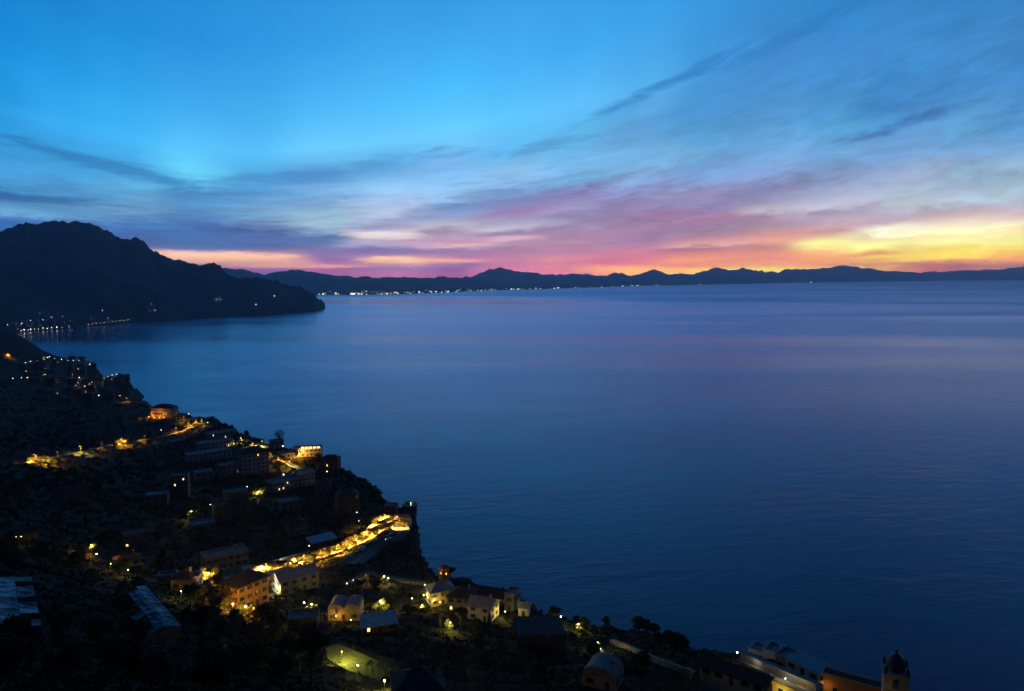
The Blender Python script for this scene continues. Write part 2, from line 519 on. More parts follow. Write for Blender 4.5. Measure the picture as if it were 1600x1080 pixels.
FAR_A = [(300,436),(350,421),(375,420),(395,424),(415,428),(430,424),(445,422),(460,421),(485,424),(510,429),(535,430),(548,432.5),(560,434),(575,433),(590,434.5),(602,431.5),(612,433.5),(640,434.5),(652,432.5),(665,434),(690,432),(715,433.5),(740,433),(760,435)]
FAR_B = [(540,450),(560,441),(600,440),(640,440),(665,440),(700,438),(722,437),(733,436),(740,431),(752,424),(765,420),(785,419),(793,421),(800,423),(820,424),(850,429),(880,429),(900,427),(930,430),(945,432),(960,436),(990,444),(1010,448)]
FAR_C = [(860,440),(900,436),(945,432),(955,428),(962,427),(972,427),(985,431),(1000,428),(1010,424),(1020,421),(1030,423),(1042,428),(1060,427),(1080,428),(1100,423),(1120,419),(1150,421),(1160,418),(1175,422),(1200,424),(1215,426),(1230,422),(1250,420),(1265,419),(1280,419),(1300,417),(1320,415),(1335,416),(1345,418),(1370,423),(1400,423),(1410,424),(1440,426),(1450,424),(1480,425),(1500,423),(1530,422),(1560,420),(1580,418),(1600,415),(1640,412),(1700,414),(1800,420)]

FAR_SHORE = [(350,463),(500,461),(620,460),(700,457),(760,454.5),(860,451.5),(980,447.5),(1150,444),(1300,441),(1600,437.3),(1800,436)]


def far_shore(px):
    py = interp_px(FAR_SHORE, px)
    d = ray(px, py)
    return EYE * math.hypot(d[0], d[1]) / -d[2]


# flat coastal plain the far towns stand on
plain_px = np.linspace(340, 1800, 180)
Pp = np.zeros((3, 180, 3))
for j, p in enumerate(plain_px):
    d = ray(p, 440)
    hl = math.hypot(d[0], d[1])
    for i, R in enumerate((far_shore(p), far_shore(p) + 16000, max(49500, far_shore(p) + 17000))):
        Pp[i, j] = (R * d[0] / hl, R * d[1] / hl, (3.0, 28.0, 40.0)[i])
grid_mesh('far_plain', Pp, FOREST)
range_mesh('hills', FAR_A, lambda p: far_shore(p) + 900, lambda p: far_shore(p) + 5200, 3500, 300, 760, 520, 40, 3, (2600, 90, 26), FOREST)
range_mesh('mountains', FAR_B, lambda p: far_shore(p) + 4500, lambda p: far_shore(p) + 10500, 4000, 545, 1008, 520, 40, 11, (4200, 120, 40), FOREST)
range_mesh('mountains', FAR_C, lambda p: far_shore(p) + 500, lambda p: far_shore(p) + 6500, 4500, 865, 1800, 900, 40, 21, (5200, 160, 50), FOREST)

# the dark headland across the near bay
HEAD = [(-420,352),(-300,330),(-200,345),(-120,362),(-60,366),(0,359),(15,353),(30,349),(40,347.5),(52,349),(60,350.5),(70,347),(80,345),(100,343.5),(115,344),(125,345),(137,348),(150,352),(162,357),(172,362),(180,368),(190,372),(200,373.5),(207,371),(216,372.5),(225,379),(229,384),(238,389),(248,394),(260,400),(272,404),(285,406.5),(296,411),(304,413),(312,414),(320,410.5),(330,410),(338,413),(345,417),(352,426),(356,430),(365,431),(377,432),(390,430.5),(400,431.5),(412,434),(420,435),(432,437),(443,441),(455,445),(468,450),(480,456),(490,462),(498,468),(504,475),(508,481)]
HEAD_SHORE = [(-420,560),(-120,532),(0,523),(30,519),(80,515),(130,511),(200,506),(260,503),(330,498),(400,494.5),(450,490),(490,487),(508,483.5)]


def head_shore(px):
    d = ray(px, interp_px(HEAD_SHORE, px))
    return EYE * math.hypot(d[0], d[1]) / -d[2]


range_mesh('headland', HEAD, head_shore, lambda p: head_shore(p) + 120 + 2300 * (1 - max(0.0, min(1, (p - 60) / 448.0))) ** 0.8,
           1500, -420, 508, 1000, 70, 31, (900, 90, 26), FOREST, 11.0)

# ------------------------------------------------------------------ haze: the air over the bay
hz = [(x, y, z) for z in (-40, 1000) for (x, y) in ((-70000, -6000), (70000, -6000), (70000, 54000), (-70000, 54000))]
haze_m = bpy.data.materials.new('morning_air')
haze_m.use_nodes = True
haze_m.node_tree.nodes.clear()
pv = haze_m.node_tree.nodes.new('ShaderNodeVolumePrincipled')
pv.inputs['Color'].default_value = (0.64, 0.74, 1.0, 1)
pv.inputs['Density'].default_value = AIR_DENSITY
pv.inputs['Anisotropy'].default_value = 0.5
mo = haze_m.node_tree.nodes.new('ShaderNodeOutputMaterial')
haze_m.node_tree.links.new(pv.outputs[0], mo.inputs['Volume'])
HAZE = link_mesh('haze', hz, [(3, 2, 1, 0), (4, 5, 6, 7), (0, 1, 5, 4), (1, 2, 6, 5), (2, 3, 7, 6), (3, 0, 4, 7)], haze_m, kind='stuff')

# ------------------------------------------------------------------ the steep coast below the eye
# (photo pixel, metres from the eye along the ground): the ground seen there
SEEN = [
    # slope right under the viewpoint
    (0,1080,90),(150,1080,95),(300,1080,105),(450,1080,125),(600,1080,150),(700,1080,165),(900,1080,165),(1050,1080,180),(1200,1080,190),(1330,1080,196),(1420,1085,200),
    (1050,1250,120),(1300,1250,135),(1500,1300,135),(1650,1300,140),(1200,1450,85),(1500,1450,95),(1500,1180,165),
    (0,1000,150),(0,950,185),(0,900,240),(100,950,185),(200,1000,150),(200,950,195),(330,1000,170),
    # village terraces
    (100,880,290),(0,850,330),(140,850,345),(200,885,330),(290,920,265),(330,905,300),(380,950,262),(360,890,335),(410,915,305),
    (460,925,292),(480,950,272),(420,985,215),(540,970,255),(595,955,275),(545,1020,195),(640,1000,215),(600,975,245),
    (560,900,330),(640,900,330),(690,905,322),(715,915,320),(660,940,288),(700,960,270),(740,935,300),(790,965,275),(740,990,240),(830,985,255),(850,960,285),(875,962,285),
    (900,985,260),(935,1005,240),(850,1040,200),(960,1005,242),(1000,985,262),(1050,1003,245),(1020,1040,205),(1085,1050,200),(1100,1018,235),
    (1150,1040,212),(1200,1050,208),(1240,1032,222),(1290,1062,205),(1380,1078,200),
    # hairpin road shelf, cliff lip and the dark face under it
    (420,886,352),(455,878,372),(480,868,392),(530,853,420),(560,842,440),(595,822,462),(625,815,474),(640,800,498),(650,797,505),(655,815,482),
    (600,870,380),(630,870,385),(655,860,400),(672,893,345),
    # terraced slope over the road, ridge with the upper road
    (330,860,400),(250,850,390),(220,800,450),(300,800,462),(390,800,478),(500,830,446),(540,790,500),(590,785,520),(606,792,512),
    (360,770,540),(290,760,540),(420,750,590),(480,745,600),(560,748,590),(585,760,565),(530,728,630),(500,715,665),(460,703,690),(437,698,705),(410,690,740),(380,680,800),(360,670,850),
    (150,760,520),(60,760,520),(0,760,540),
    # upper road to the west
    (0,722,640),(55,722,690),(90,714,715),(130,706,760),(190,694,830),(250,683,880),(290,674,930),(330,661,980),
    (310,700,790),(400,720,690),(200,720,740),(100,735,640),
    (60,680,900),(150,670,960),(0,660,1000),
    (300,655,1040),(270,648,1100),(240,640,1180),(200,626,1400),(150,640,1150),(100,620,1350),(50,630,1200),
    # the far village and its cape
    (185,619,1520),(135,605,1700),(155,602,1790),(196,589,1950),(215,592,2040),(178,584,2050),(120,592,1720),(60,595,1620),(0,600,1560),
    (140,574,2080),(120,565,2120),(70,562,2060),(30,571,1900),(0,575,1850),(60,543,2150),(20,520,2250),(0,514,2300),(68,551,2220),
]
# lip of the land against the water: ground falls into the sea behind these
LIP = [(0,514,2300),(20,520,2250),(45,532,2200),(62,545,2200),(72,553,2210),(100,557,2200),(130,565,2180),(160,573,2150),(185,578,2120),(200,583,2090),(214,589,2060),(220,597,2030),
       (210,604,1990),(180,607,1900),(165,611,1800),(190,616,1570),(212,624,1440),(235,629,1280),(275,634,1150),(290,645,1080),(325,657,1000),(350,662,930),(370,674,830),(400,683,770),(430,692,722),(470,700,690),
       (500,711,670),(520,725,640),(560,742,600),(585,756,572),(600,772,545),(606,788,520),(630,790,515),(654,792,508),(657,820,480),(655,848,420),(668,875,372),(676,898,342),
       (690,890,332),(720,888,330),(745,905,325),(800,922,305),(830,938,298),(870,955,288),(900,966,282),(950,970,275),(1000,975,270),(1030,985,262),(1060,997,254),(1110,1003,246),(1200,1005,240),
       (1250,1025,228),(1290,1045,214),(1350,1062,208),(1420,1078,204),(1500,1110,190),(1600,1140,170),(1750,1180,150)]
NEAR_W = [(-35,15,284),(0,15,284),(35,15,280),(-50,40,272),(0,40,272),(35,40,258),(50,40,262),(0,60,263)]   # degrees, metres, height
WEST = [(-40,90,262),(-40,200,240),(-40,400,215),(-40,700,190),(-40,1200,190),(-40,2000,190),(-50,700,280),(-50,1500,330),(-55,300,260),(-60,3000,300)]


def q_of(az, r):
    return np.array([np.asarray(az) * 3.0, np.log(r)])


pts, zs = [], []
for px, py, r in SEEN:
    d = ray(px, py)
    hl = math.hypot(d[0], d[1])
    pts.append(q_of(math.atan2(d[0], d[1]), r))
    zs.append(EYE + r * d[2] / hl)
for px, py, r in LIP:
    d = ray(px, py)
    hl = math.hypot(d[0], d[1])
    az = math.atan2(d[0], d[1])
    z = EYE + r * d[2] / hl
    pts.append(q_of(az, r))
    zs.append(z - 1.0)
    # behind the lip: as steep as the sight line needs, then under water
    slope = -d[2] / hl * 1.9 + 0.25
    fall = z / slope
    pts.append(q_of(az, r + 0.5 * fall))
    zs.append(z * 0.42)
    for q in (1.0, 1.8, 3.0):
        pts.append(q_of(az, r + q * fall + 4))
        zs.append(-12.0 * q)
for px, r, z in ((226, 2030, -14), (238, 1950, -22), (232, 2120, -24), (223, 1950, -12), (214, 1900, -14), (245, 1800, -24), (205, 1830, -10), (208, 2200, -22), (255, 2000, -30)):
    d = ray(px, 590)
    pts.append(q_of(math.atan2(d[0], d[1]), r))
    zs.append(z)
for a, r, z in NEAR_W + WEST:
    pts.append(q_of(math.radians(a), r))
    zs.append(z)
for a in (-20, -10, 0, 10, 20, 30, 40):
    for r in (1500, 2600) if a > -14 else (3200,):
        pts.append(q_of(math.radians(a), r))
        zs.append(-40.0)
pts, zs = np.array(pts), np.array(zs)
_, keep = np.unique(np.round(pts, 3), axis=0, return_index=True)
pts, zs = pts[keep], zs[keep]
D2 = ((pts[:, None] - pts[None]) ** 2).sum(-1)
EPS = 0.02 ** 2
Kmat = np.sqrt(D2 + EPS)
Kmat[np.diag_indices(len(pts))] -= 0.004
A_ = np.block([[Kmat, np.ones((len(pts), 1))], [np.ones((1, len(pts))), np.zeros((1, 1))]])
W_ = np.linalg.solve(A_, np.append(zs, 0.0))


def base_height(az, r):
    q = np.stack([az * 3.0, np.log(r)], -1)
    out = np.full(az.shape, W_[-1])
    for k in range(len(pts)):
        out = out + W_[k] * np.sqrt((q[..., 0] - pts[k, 0]) ** 2 + (q[..., 1] - pts[k, 1]) ** 2 + EPS)
    return out


NA, NR = 620, 560
AZ_G = np.radians(np.linspace(-46, 46, NA))
R_G = np.exp(np.linspace(math.log(12), math.log(3000), NR))
AA, RR = np.meshgrid(AZ_G, R_G)
# solve on a coarser net, then refine
na, nr = 156, 141
aC = np.radians(np.linspace(-46, 46, na))
lC = np.linspace(math.log(12), math.log(3000), nr)
ac, rc = np.meshgrid(aC, np.exp(lC))
zc = base_height(ac, rc)


def bilinear(Z, a0, a1, l0, l1, az, lr):
    n_r, n_a = Z.shape
    u = np.clip((az - a0) / (a1 - a0) * (n_a - 1), 0, n_a - 1.001)
    v = np.clip((lr - l0) / (l1 - l0) * (n_r - 1), 0, n_r - 1.001)
    i, j = v.astype(int), u.astype(int)
    fu, fv = u - j, v - i
    return (Z[i, j] * (1 - fu) + Z[i, j + 1] * fu) * (1 - fv) + (Z[i + 1, j] * (1 - fu) + Z[i + 1, j + 1] * fu) * fv


ZZ = bilinear(zc, aC[0], aC[-1], lC[0], lC[-1], AA, np.log(RR))
XX, YY = RR * np.sin(AA), RR * np.cos(AA)
# dry-stone terraces and rough ground
step = 5.0
k = ZZ / step + 0.35 * fbm(XX / 60, YY / 60, 3, 5)
frac = k - np.floor(k)
terr = (np.floor(k) + np.clip((frac - 0.62) / 0.38, 0, 1)) * step
mask = np.clip((fbm(XX / 140, YY / 140, 3, 8) + 0.12) * 5, 0, 1) * (RR < 1100) * (ZZ > 12)
ZZ = ZZ * (1 - 0.45 * mask) + terr * 0.45 * mask
ZZ = ZZ + fbm(XX / 26, YY / 26, 5, 12, 0.55) * np.clip(RR / 120, 0.5, 6) * (ZZ > -5)


def height(az, r):
    return float(bilinear(ZZ, AZ_G[0], AZ_G[-1], math.log(12), math.log(3000), np.array(az), np.array(math.log(max(12.01, r)))))


def ground_z(x, y):
    return height(math.atan2(x, y), math.hypot(x, y))


def hit(px, py, lift=0.0):
    """World point where the sight line through a photo pixel meets the ground (lift: metres over it)."""
    d = ray(px, py)
    hl = math.hypot(d[0], d[1])
    az = math.atan2(d[0], d[1])
    rr = np.exp(np.linspace(math.log(20), math.log(2990), 1400))
    g = bilinear(ZZ, AZ_G[0], AZ_G[-1], math.log(12), math.log(3000), np.full(rr.shape, az), np.log(rr)) + lift
    s = EYE + rr * d[2] / hl
    w = np.nonzero((g >= s) & (rr > 60))[0]
    if len(w):
        r = rr[w[0]]
    else:                                   # passes over the lip: take the spot it clears least
        ok = rr > 120
        r = rr[ok][np.argmin((s - g)[ok] / rr[ok])]
    return Vector((r * d[0] / hl, r * d[1] / hl, height(az, r)))


def at_r(px, py, r):
    d = ray(px, py)
    hl = math.hypot(d[0], d[1])
    return Vector((r * d[0] / hl, r * d[1] / hl, EYE + r * d[2] / hl))


# ------------------------------------------------------------------ roads
def road_line(pix, step=3.0, lift=0.0):
    P = [hit(*q) if len(q) == 2 else at_r(*q) for q in pix]
    out = []
    for i in range(len(P) - 1):
        p0, p1, p2, p3 = P[max(0, i - 1)], P[i], P[i + 1], P[min(len(P) - 1, i + 2)]
        n = max(2, int((p2 - p1).length / step))
        for s in range(n):
            t = s / n
            out.append(0.5 * ((2 * p1) + (p2 - p0) * t + (2 * p0 - 5 * p1 + 4 * p2 - p3) * t * t + (3 * p1 - p0 - 3 * p2 + p3) * t ** 3))
    out.append(P[-1])
    z = np.array([p.z for p in out])
    for _ in range(12):                    # an even grade
        z[1:-1] = (z[:-2] + z[1:-1] * 2 + z[2:]) / 4
    for p, q in zip(out, z):
        p.z = q
    return out


def cut_shelf(line, half, blend):
    """Level the ground to a road."""
    global ZZ
    L = np.array([(p.x, p.y, p.z) for p in line])
    lo, hi = L[:, :2].min(0) - half - blend, L[:, :2].max(0) + half + blend
    sel = (XX > lo[0]) & (XX < hi[0]) & (YY > lo[1]) & (YY < hi[1])
    x, y = XX[sel], YY[sel]
    best, zb = np.full(x.shape, 1e9), np.zeros(x.shape)
    for a in range(len(L) - 1):
        ex, ey = L[a + 1, 0] - L[a, 0], L[a + 1, 1] - L[a, 1]
        t = np.clip(((x - L[a, 0]) * ex + (y - L[a, 1]) * ey) / max(1e-6, ex * ex + ey * ey), 0, 1)
        dd = np.hypot(x - L[a, 0] - t * ex, y - L[a, 1] - t * ey)
        m = dd < best
        best[m] = dd[m]
        zb[m] = (L[a, 2] + t * (L[a + 1, 2] - L[a, 2]))[m]
    w = np.clip((half + blend - best) / blend, 0, 1)
    w = w * w * (3 - 2 * w)
    ZZ[sel] = ZZ[sel] * (1 - w) + (zb - 0.25) * w


ROADS = {}
ROAD_PIX = {
    'coast_road': ([(335,906),(372,899),(405,893),(440,886),(465,880),(510,867),(551,852),(590,834),(612,825)], 4.2),
    'hairpin': ([(586,836),(604,824),(620,817),(629,820),(622,833),(600,848),(578,862),(548,882)], 5.2),
    'upper_road': ([(20,726),(55,721),(90,714),(130,706),(190,694),(250,683),(290,674),(325,662)], 3.6),
    'village_road': ([(375,684),(395,693),(420,704),(440,717),(455,726),(470,737)], 3.2),
    'far_road': ([(30,571,1900),(70,562,2060),(96,563,2080),(123,566,2110),(141,574,2080)], 3.5),
    'cape_road': ([(118,596,1720),(135,606,1700),(146,601,1780),(160,596,1850),(176,590,1930),(190,587,1985)], 4.0),
    'lower_lane': ([(545,912),(575,899),(600,903),(640,908),(668,912)], 2.4),
    'west_lane': ([(165,880),(195,877),(225,874)], 2.6),
    'slope_wall_path': ([(960,1006),(975,1008),(1010,1024),(1050,1040),(1085,1052)], 2.2),
}
for nm, (pix, half) in ROAD_PIX.items():
    ROADS[nm] = (road_line(pix), half)
for nm, (line, half) in ROADS.items():
    cut_shelf(line, half + 0.8, half * 1.5 + 1)
PADS = []


def pad(x, y, z, radius, blend=4.0):
    """Level a round plot for a building."""
    global ZZ
    dd = np.hypot(XX - x, YY - y)
    w = np.clip((radius + blend - dd) / blend, 0, 1)
    ZZ = ZZ * (1 - w) + np.where(w > 0, z, 0) * w


def build_terrain():
    m = bpy.data.materials.new('hillside')
    m.use_nodes = True
    t = m.node_tree
    b = t.nodes['Principled BSDF']
    b.inputs['Roughness'].default_value = 0.95
    b.inputs['Specular IOR Level'].default_value = 0.1
    g = Graph(t)
    po = t.nodes.new('ShaderNodeNewGeometry')
    s = t.nodes.new('ShaderNodeSeparateXYZ')
    t.links.new(po.outputs['Normal'], s.inputs[0])
    n1 = g.noise(po.outputs['Position'], 0.12, 6, 0.65)
    n2 = g.noise(po.outputs['Position'], 0.9, 4, 0.6)
    grass = g.mix(g.smooth(n1, 0.35, 0.65), (0.012, 0.016, 0.008), (0.026, 0.026, 0.015))
    rock = g.mix(g.smooth(n2, 0.3, 0.7), (0.030, 0.028, 0.026), (0.065, 0.060, 0.056))
    steep = g.smooth(g.m('ADD', s.outputs[2], g.m('MULTIPLY', g.m('SUBTRACT', n1, 0.5), 0.5)), 0.62, 0.38)
    t.links.new(g.mix(g.m('MULTIPLY', steep, 0.7), grass, rock), b.inputs['Base Color'])
    bp = t.nodes.new('ShaderNodeBump')
    bp.inputs['Strength'].default_value = 0.6
    bp.inputs['Distance'].default_value = 0.6
    t.links.new(n2, bp.inputs['Height'])
    t.links.new(bp.outputs[0], b.inputs['Normal'])
    grid_mesh('terrain', np.stack([XX, YY, np.maximum(ZZ, -30)], -1), m)

# ------------------------------------------------------------------ builders
class MB:
    """Collects boxes, tubes and sheets and links them as one mesh object."""

    def __init__(self):
        self.v, self.f = [], []

    def add(self, vs, fs):
        b = len(self.v)
        self.v += [tuple(p) for p in vs]
        self.f += [tuple(b + i for i in f) for f in fs]
        return self

    def box(self, x0, x1, y0, y1, z0, z1):
        return self.add([(x0, y0, z0), (x1, y0, z0), (x1, y1, z0), (x0, y1, z0), (x0, y0, z1), (x1, y0, z1), (x1, y1, z1), (x0, y1, z1)],
                        [(3, 2, 1, 0), (4, 5, 6, 7), (0, 1, 5, 4), (1, 2, 6, 5), (2, 3, 7, 6), (3, 0, 4, 7)])

    def bar(self, a, b, r0, r1=None, n=6):
        a, b = Vector(a), Vector(b)
        r1 = r0 if r1 is None else r1
        t = (b - a).normalized()
        s = t.orthogonal().normalized()
        u = t.cross(s)
        ring = [(math.cos(2 * math.pi * i / n), math.sin(2 * math.pi * i / n)) for i in range(n)]
        vs = [a + (s * c + u * q) * r0 for c, q in ring] + [b + (s * c + u * q) * r1 for c, q in ring]
        fs = [(i, (i + 1) % n, n + (i + 1) % n, n + i) for i in range(n)] + [tuple(range(n - 1, -1, -1)), tuple(range(n, 2 * n))]
        return self.add(vs, fs)

    def ball(self, c, r, sz=1.0, n=8, m=5):
        vs, fs = [], []
        for i in range(m + 1):
            th = math.pi * i / m
            for j in range(n):
                ph = 2 * math.pi * j / n
                vs.append((c[0] + r * math.sin(th) * math.cos(ph), c[1] + r * math.sin(th) * math.sin(ph), c[2] + sz * r * math.cos(th)))
        for i in range(m):
            for j in range(n):
                fs.append((i * n + j, (i + 1) * n + j, (i + 1) * n + (j + 1) % n, i * n + (j + 1) % n))
        return self.add(vs, fs)

    def lathe(self, prof, c=(0, 0), n=12, phase=0.0):
        vs, fs = [], []
        for r, z in prof:
            for j in range(n):
                ph = 2 * math.pi * j / n + phase
                vs.append((c[0] + r * math.cos(ph), c[1] + r * math.sin(ph), z))
        for i in range(len(prof) - 1):
            for j in range(n):
                fs.append((i * n + j, i * n + (j + 1) % n, (i + 1) * n + (j + 1) % n, (i + 1) * n + j))
        return self.add(vs, fs)

    def facade(self, o, u, nrm, W, H, openings, depth=0.22):
        """A wall face with real openings and their reveals."""
        o, u, nrm = Vector(o), Vector(u), Vector(nrm)
        P = lambda x, z, dd=0.0: o + u * x + Vector((0, 0, z)) - nrm * dd
        xs = sorted({0.0, W, *[a for q in openings for a in q[:2]]})
        zs_ = sorted({0.0, H, *[a for q in openings for a in q[2:]]})
        for i in range(len(xs) - 1):
            for j in range(len(zs_) - 1):
                xm, zm = (xs[i] + xs[i + 1]) / 2, (zs_[j] + zs_[j + 1]) / 2
                if any(q[0] < xm < q[1] and q[2] < zm < q[3] for q in openings):
                    continue
                self.add([P(xs[i], zs_[j]), P(xs[i + 1], zs_[j]), P(xs[i + 1], zs_[j + 1]), P(xs[i], zs_[j + 1])], [(0, 1, 2, 3)])
        for a, b, c, d in openings:
            for (p, q) in (((a, c), (b, c)), ((b, c), (b, d)), ((b, d), (a, d)), ((a, d), (a, c))):
                self.add([P(*p), P(*q), P(*q, depth), P(*p, depth)], [(0, 1, 2, 3)])
        return self

    def build(self, name, material, parent=None, smooth=False):
        return link_mesh(name, self.v, self.f, material, parent, smooth)


def thing(name, label, cat, loc, rotz=0.0, group=None):
    o = bpy.data.objects.new(name, None)
    C.objects.link(o)
    o.location = loc
    o.rotation_euler = (0, 0, rotz)
    o.empty_display_size = 0.5
    tag(o, label, cat, group)
    return o


def tag(o, label, cat, group=None):
    o['label'] = label
    o['category'] = cat
    if group:
        o['group'] = group
    return o


def copy_tree(o, parent=None):
    c = o.copy()
    C.objects.link(c)
    if parent is not None:
        c.parent = parent
    for ch in list(o.children):
        copy_tree(ch, c)
    return c


def shared(name, mesh, parent, loc=(0, 0, 0), rotz=0.0):
    o = bpy.data.objects.new(name, mesh)
    C.objects.link(o)
    o.parent = parent
    o.location = loc
    o.rotation_euler = (0, 0, rotz)
    return o


PLASTER = mat('pale_plaster', (0.27, 0.255, 0.24), 0.9, 0.15, 0.4)
WHITE = mat('whitewash', (0.52, 0.51, 0.50), 0.9, 0.10, 0.5)
CREAM = mat('cream_plaster', (0.50, 0.43, 0.30), 0.9, 0.12, 0.5)
OCHRE = mat('ochre_plaster', (0.45, 0.27, 0.11), 0.9, 0.15, 0.5)
GREY = mat('grey_plaster', (0.14, 0.135, 0.135), 0.9, 0.2, 0.4)
PINK = mat('pink_plaster', (0.36, 0.22, 0.19), 0.9, 0.15, 0.5)
STONE = mat('dry_stone', (0.16, 0.145, 0.125), 0.95, 0.45, 1.3, bump=0.6)
TILE = mat('clay_tiles', (0.16, 0.075, 0.05), 0.9, 0.35, 1.6, bump=0.4)
DARKROOF = mat('weathered_roof', (0.075, 0.065, 0.06), 0.9, 0.3, 0.8, bump=0.3)
LIMEROOF = mat('limewashed_roof', (0.30, 0.30, 0.31), 0.85, 0.2, 0.6)
SHEET = mat('pale_sheet_metal', (0.26, 0.28, 0.32), 0.55, 0.2, 0.5, spec=0.4)
FRAME = mat('window_frame', (0.25, 0.22, 0.19), 0.7, 0.1, 1.0)
SHUTTER = mat('green_shutter', (0.05, 0.08, 0.06), 0.7, 0.2, 1.0)
PANE = mat('dark_glass', (0.010, 0.012, 0.015), 0.12, 0.1, 0.5, spec=0.5)
DOORM = mat('wooden_door', (0.08, 0.045, 0.025), 0.7, 0.2, 2.0)
IRON = mat('dark_iron', (0.035, 0.035, 0.04), 0.5, 0.1, 2.0, spec=0.4)
ASPHALT = mat('asphalt', (0.075, 0.072, 0.07), 0.85, 0.25, 0.6)
CONCRETE = mat('old_concrete', (0.22, 0.21, 0.20), 0.9, 0.25, 0.5)
PAINT = mat('road_paint', (0.6, 0.6, 0.58), 0.8, 0.15, 2.0)
BARK = mat('bark', (0.055, 0.042, 0.032), 0.95, 0.3, 3.0)
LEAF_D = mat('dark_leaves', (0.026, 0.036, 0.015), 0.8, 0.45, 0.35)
LEAF_M = mat('olive_leaves', (0.085, 0.095, 0.045), 0.8, 0.45, 0.35)  # leaf colour lightened to make trees near lamps look more lit
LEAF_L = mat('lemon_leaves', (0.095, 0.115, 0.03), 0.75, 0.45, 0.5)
WARM_WIN = glow('lit_room', (1.0, 0.62, 0.22), 2.2)
PALE_WIN = glow('lit_hall', (1.0, 0.78, 0.34), 1.4)
WIN_CACHE = {}


def window_meshes(w, h):
    k = (round(w, 2), round(h, 2))
    if k not in WIN_CACHE:
        f = MB()
        t = 0.07
        f.box(-w / 2, -w / 2 + t, 0.10, 0.18, 0, h).box(w / 2 - t, w / 2, 0.10, 0.18, 0, h)
        f.box(-w / 2 + t, w / 2 - t, 0.10, 0.18, 0, t).box(-w / 2 + t, w / 2 - t, 0.10, 0.18, h - t, h)
        f.box(-0.03, 0.03, 0.11, 0.17, t, h - t)
        f.box(-w / 2 - 0.08, w / 2 + 0.08, -0.10, 0.0, -0.10, -0.002)          # sill
        fo = f.build('window', FRAME)
        p = MB().add([(-w / 2 + t, 0.15, t), (w / 2 - t, 0.15, t), (w / 2 - t, 0.15, h - t), (-w / 2 + t, 0.15, h - t)], [(0, 1, 2, 3)])
        po = p.build('pane', PANE)
        pl = MB().add([(-w / 2 + t, 0.15, t), (w / 2 - t, 0.15, t), (w / 2 - t, 0.15, h - t), (-w / 2 + t, 0.15, h - t)], [(0, 1, 2, 3)])
        plo = pl.build('pane', WARM_WIN)
        s = MB()
        s.box(-w / 2 - w / 2 - 0.02, -w / 2 - 0.02, -0.06, -0.01, 0, h)
        so = s.build('shutter', SHUTTER)
        WIN_CACHE[k] = tuple(o.data for o in (fo, po, plo, so))
        for o in (fo, po, plo, so):
            bpy.data.objects.remove(o)
    return WIN_CACHE[k]


FOOT = []          # footprints (x, y, radius) that trees keep clear of


def put_windows(root, o, u, W, openings, lit, shutters, hall=False):
    ang = math.atan2(u[1], u[0])
    for (a, b, c, d) in openings:
        wm = window_meshes(b - a, d - c)
        at = Vector(o) + Vector(u) * ((a + b) / 2) + Vector((0, 0, c))
        wn = shared('window', wm[0], root, at, ang)
        on = random.random() < lit
        pn = shared('pane', wm[2] if on else wm[1], wn)
        if shutters:
            shared('shutter', wm[3], wn)
            shared('shutter', wm[3], wn, ((b - a) * 1.5 + 0.04, 0, 0))


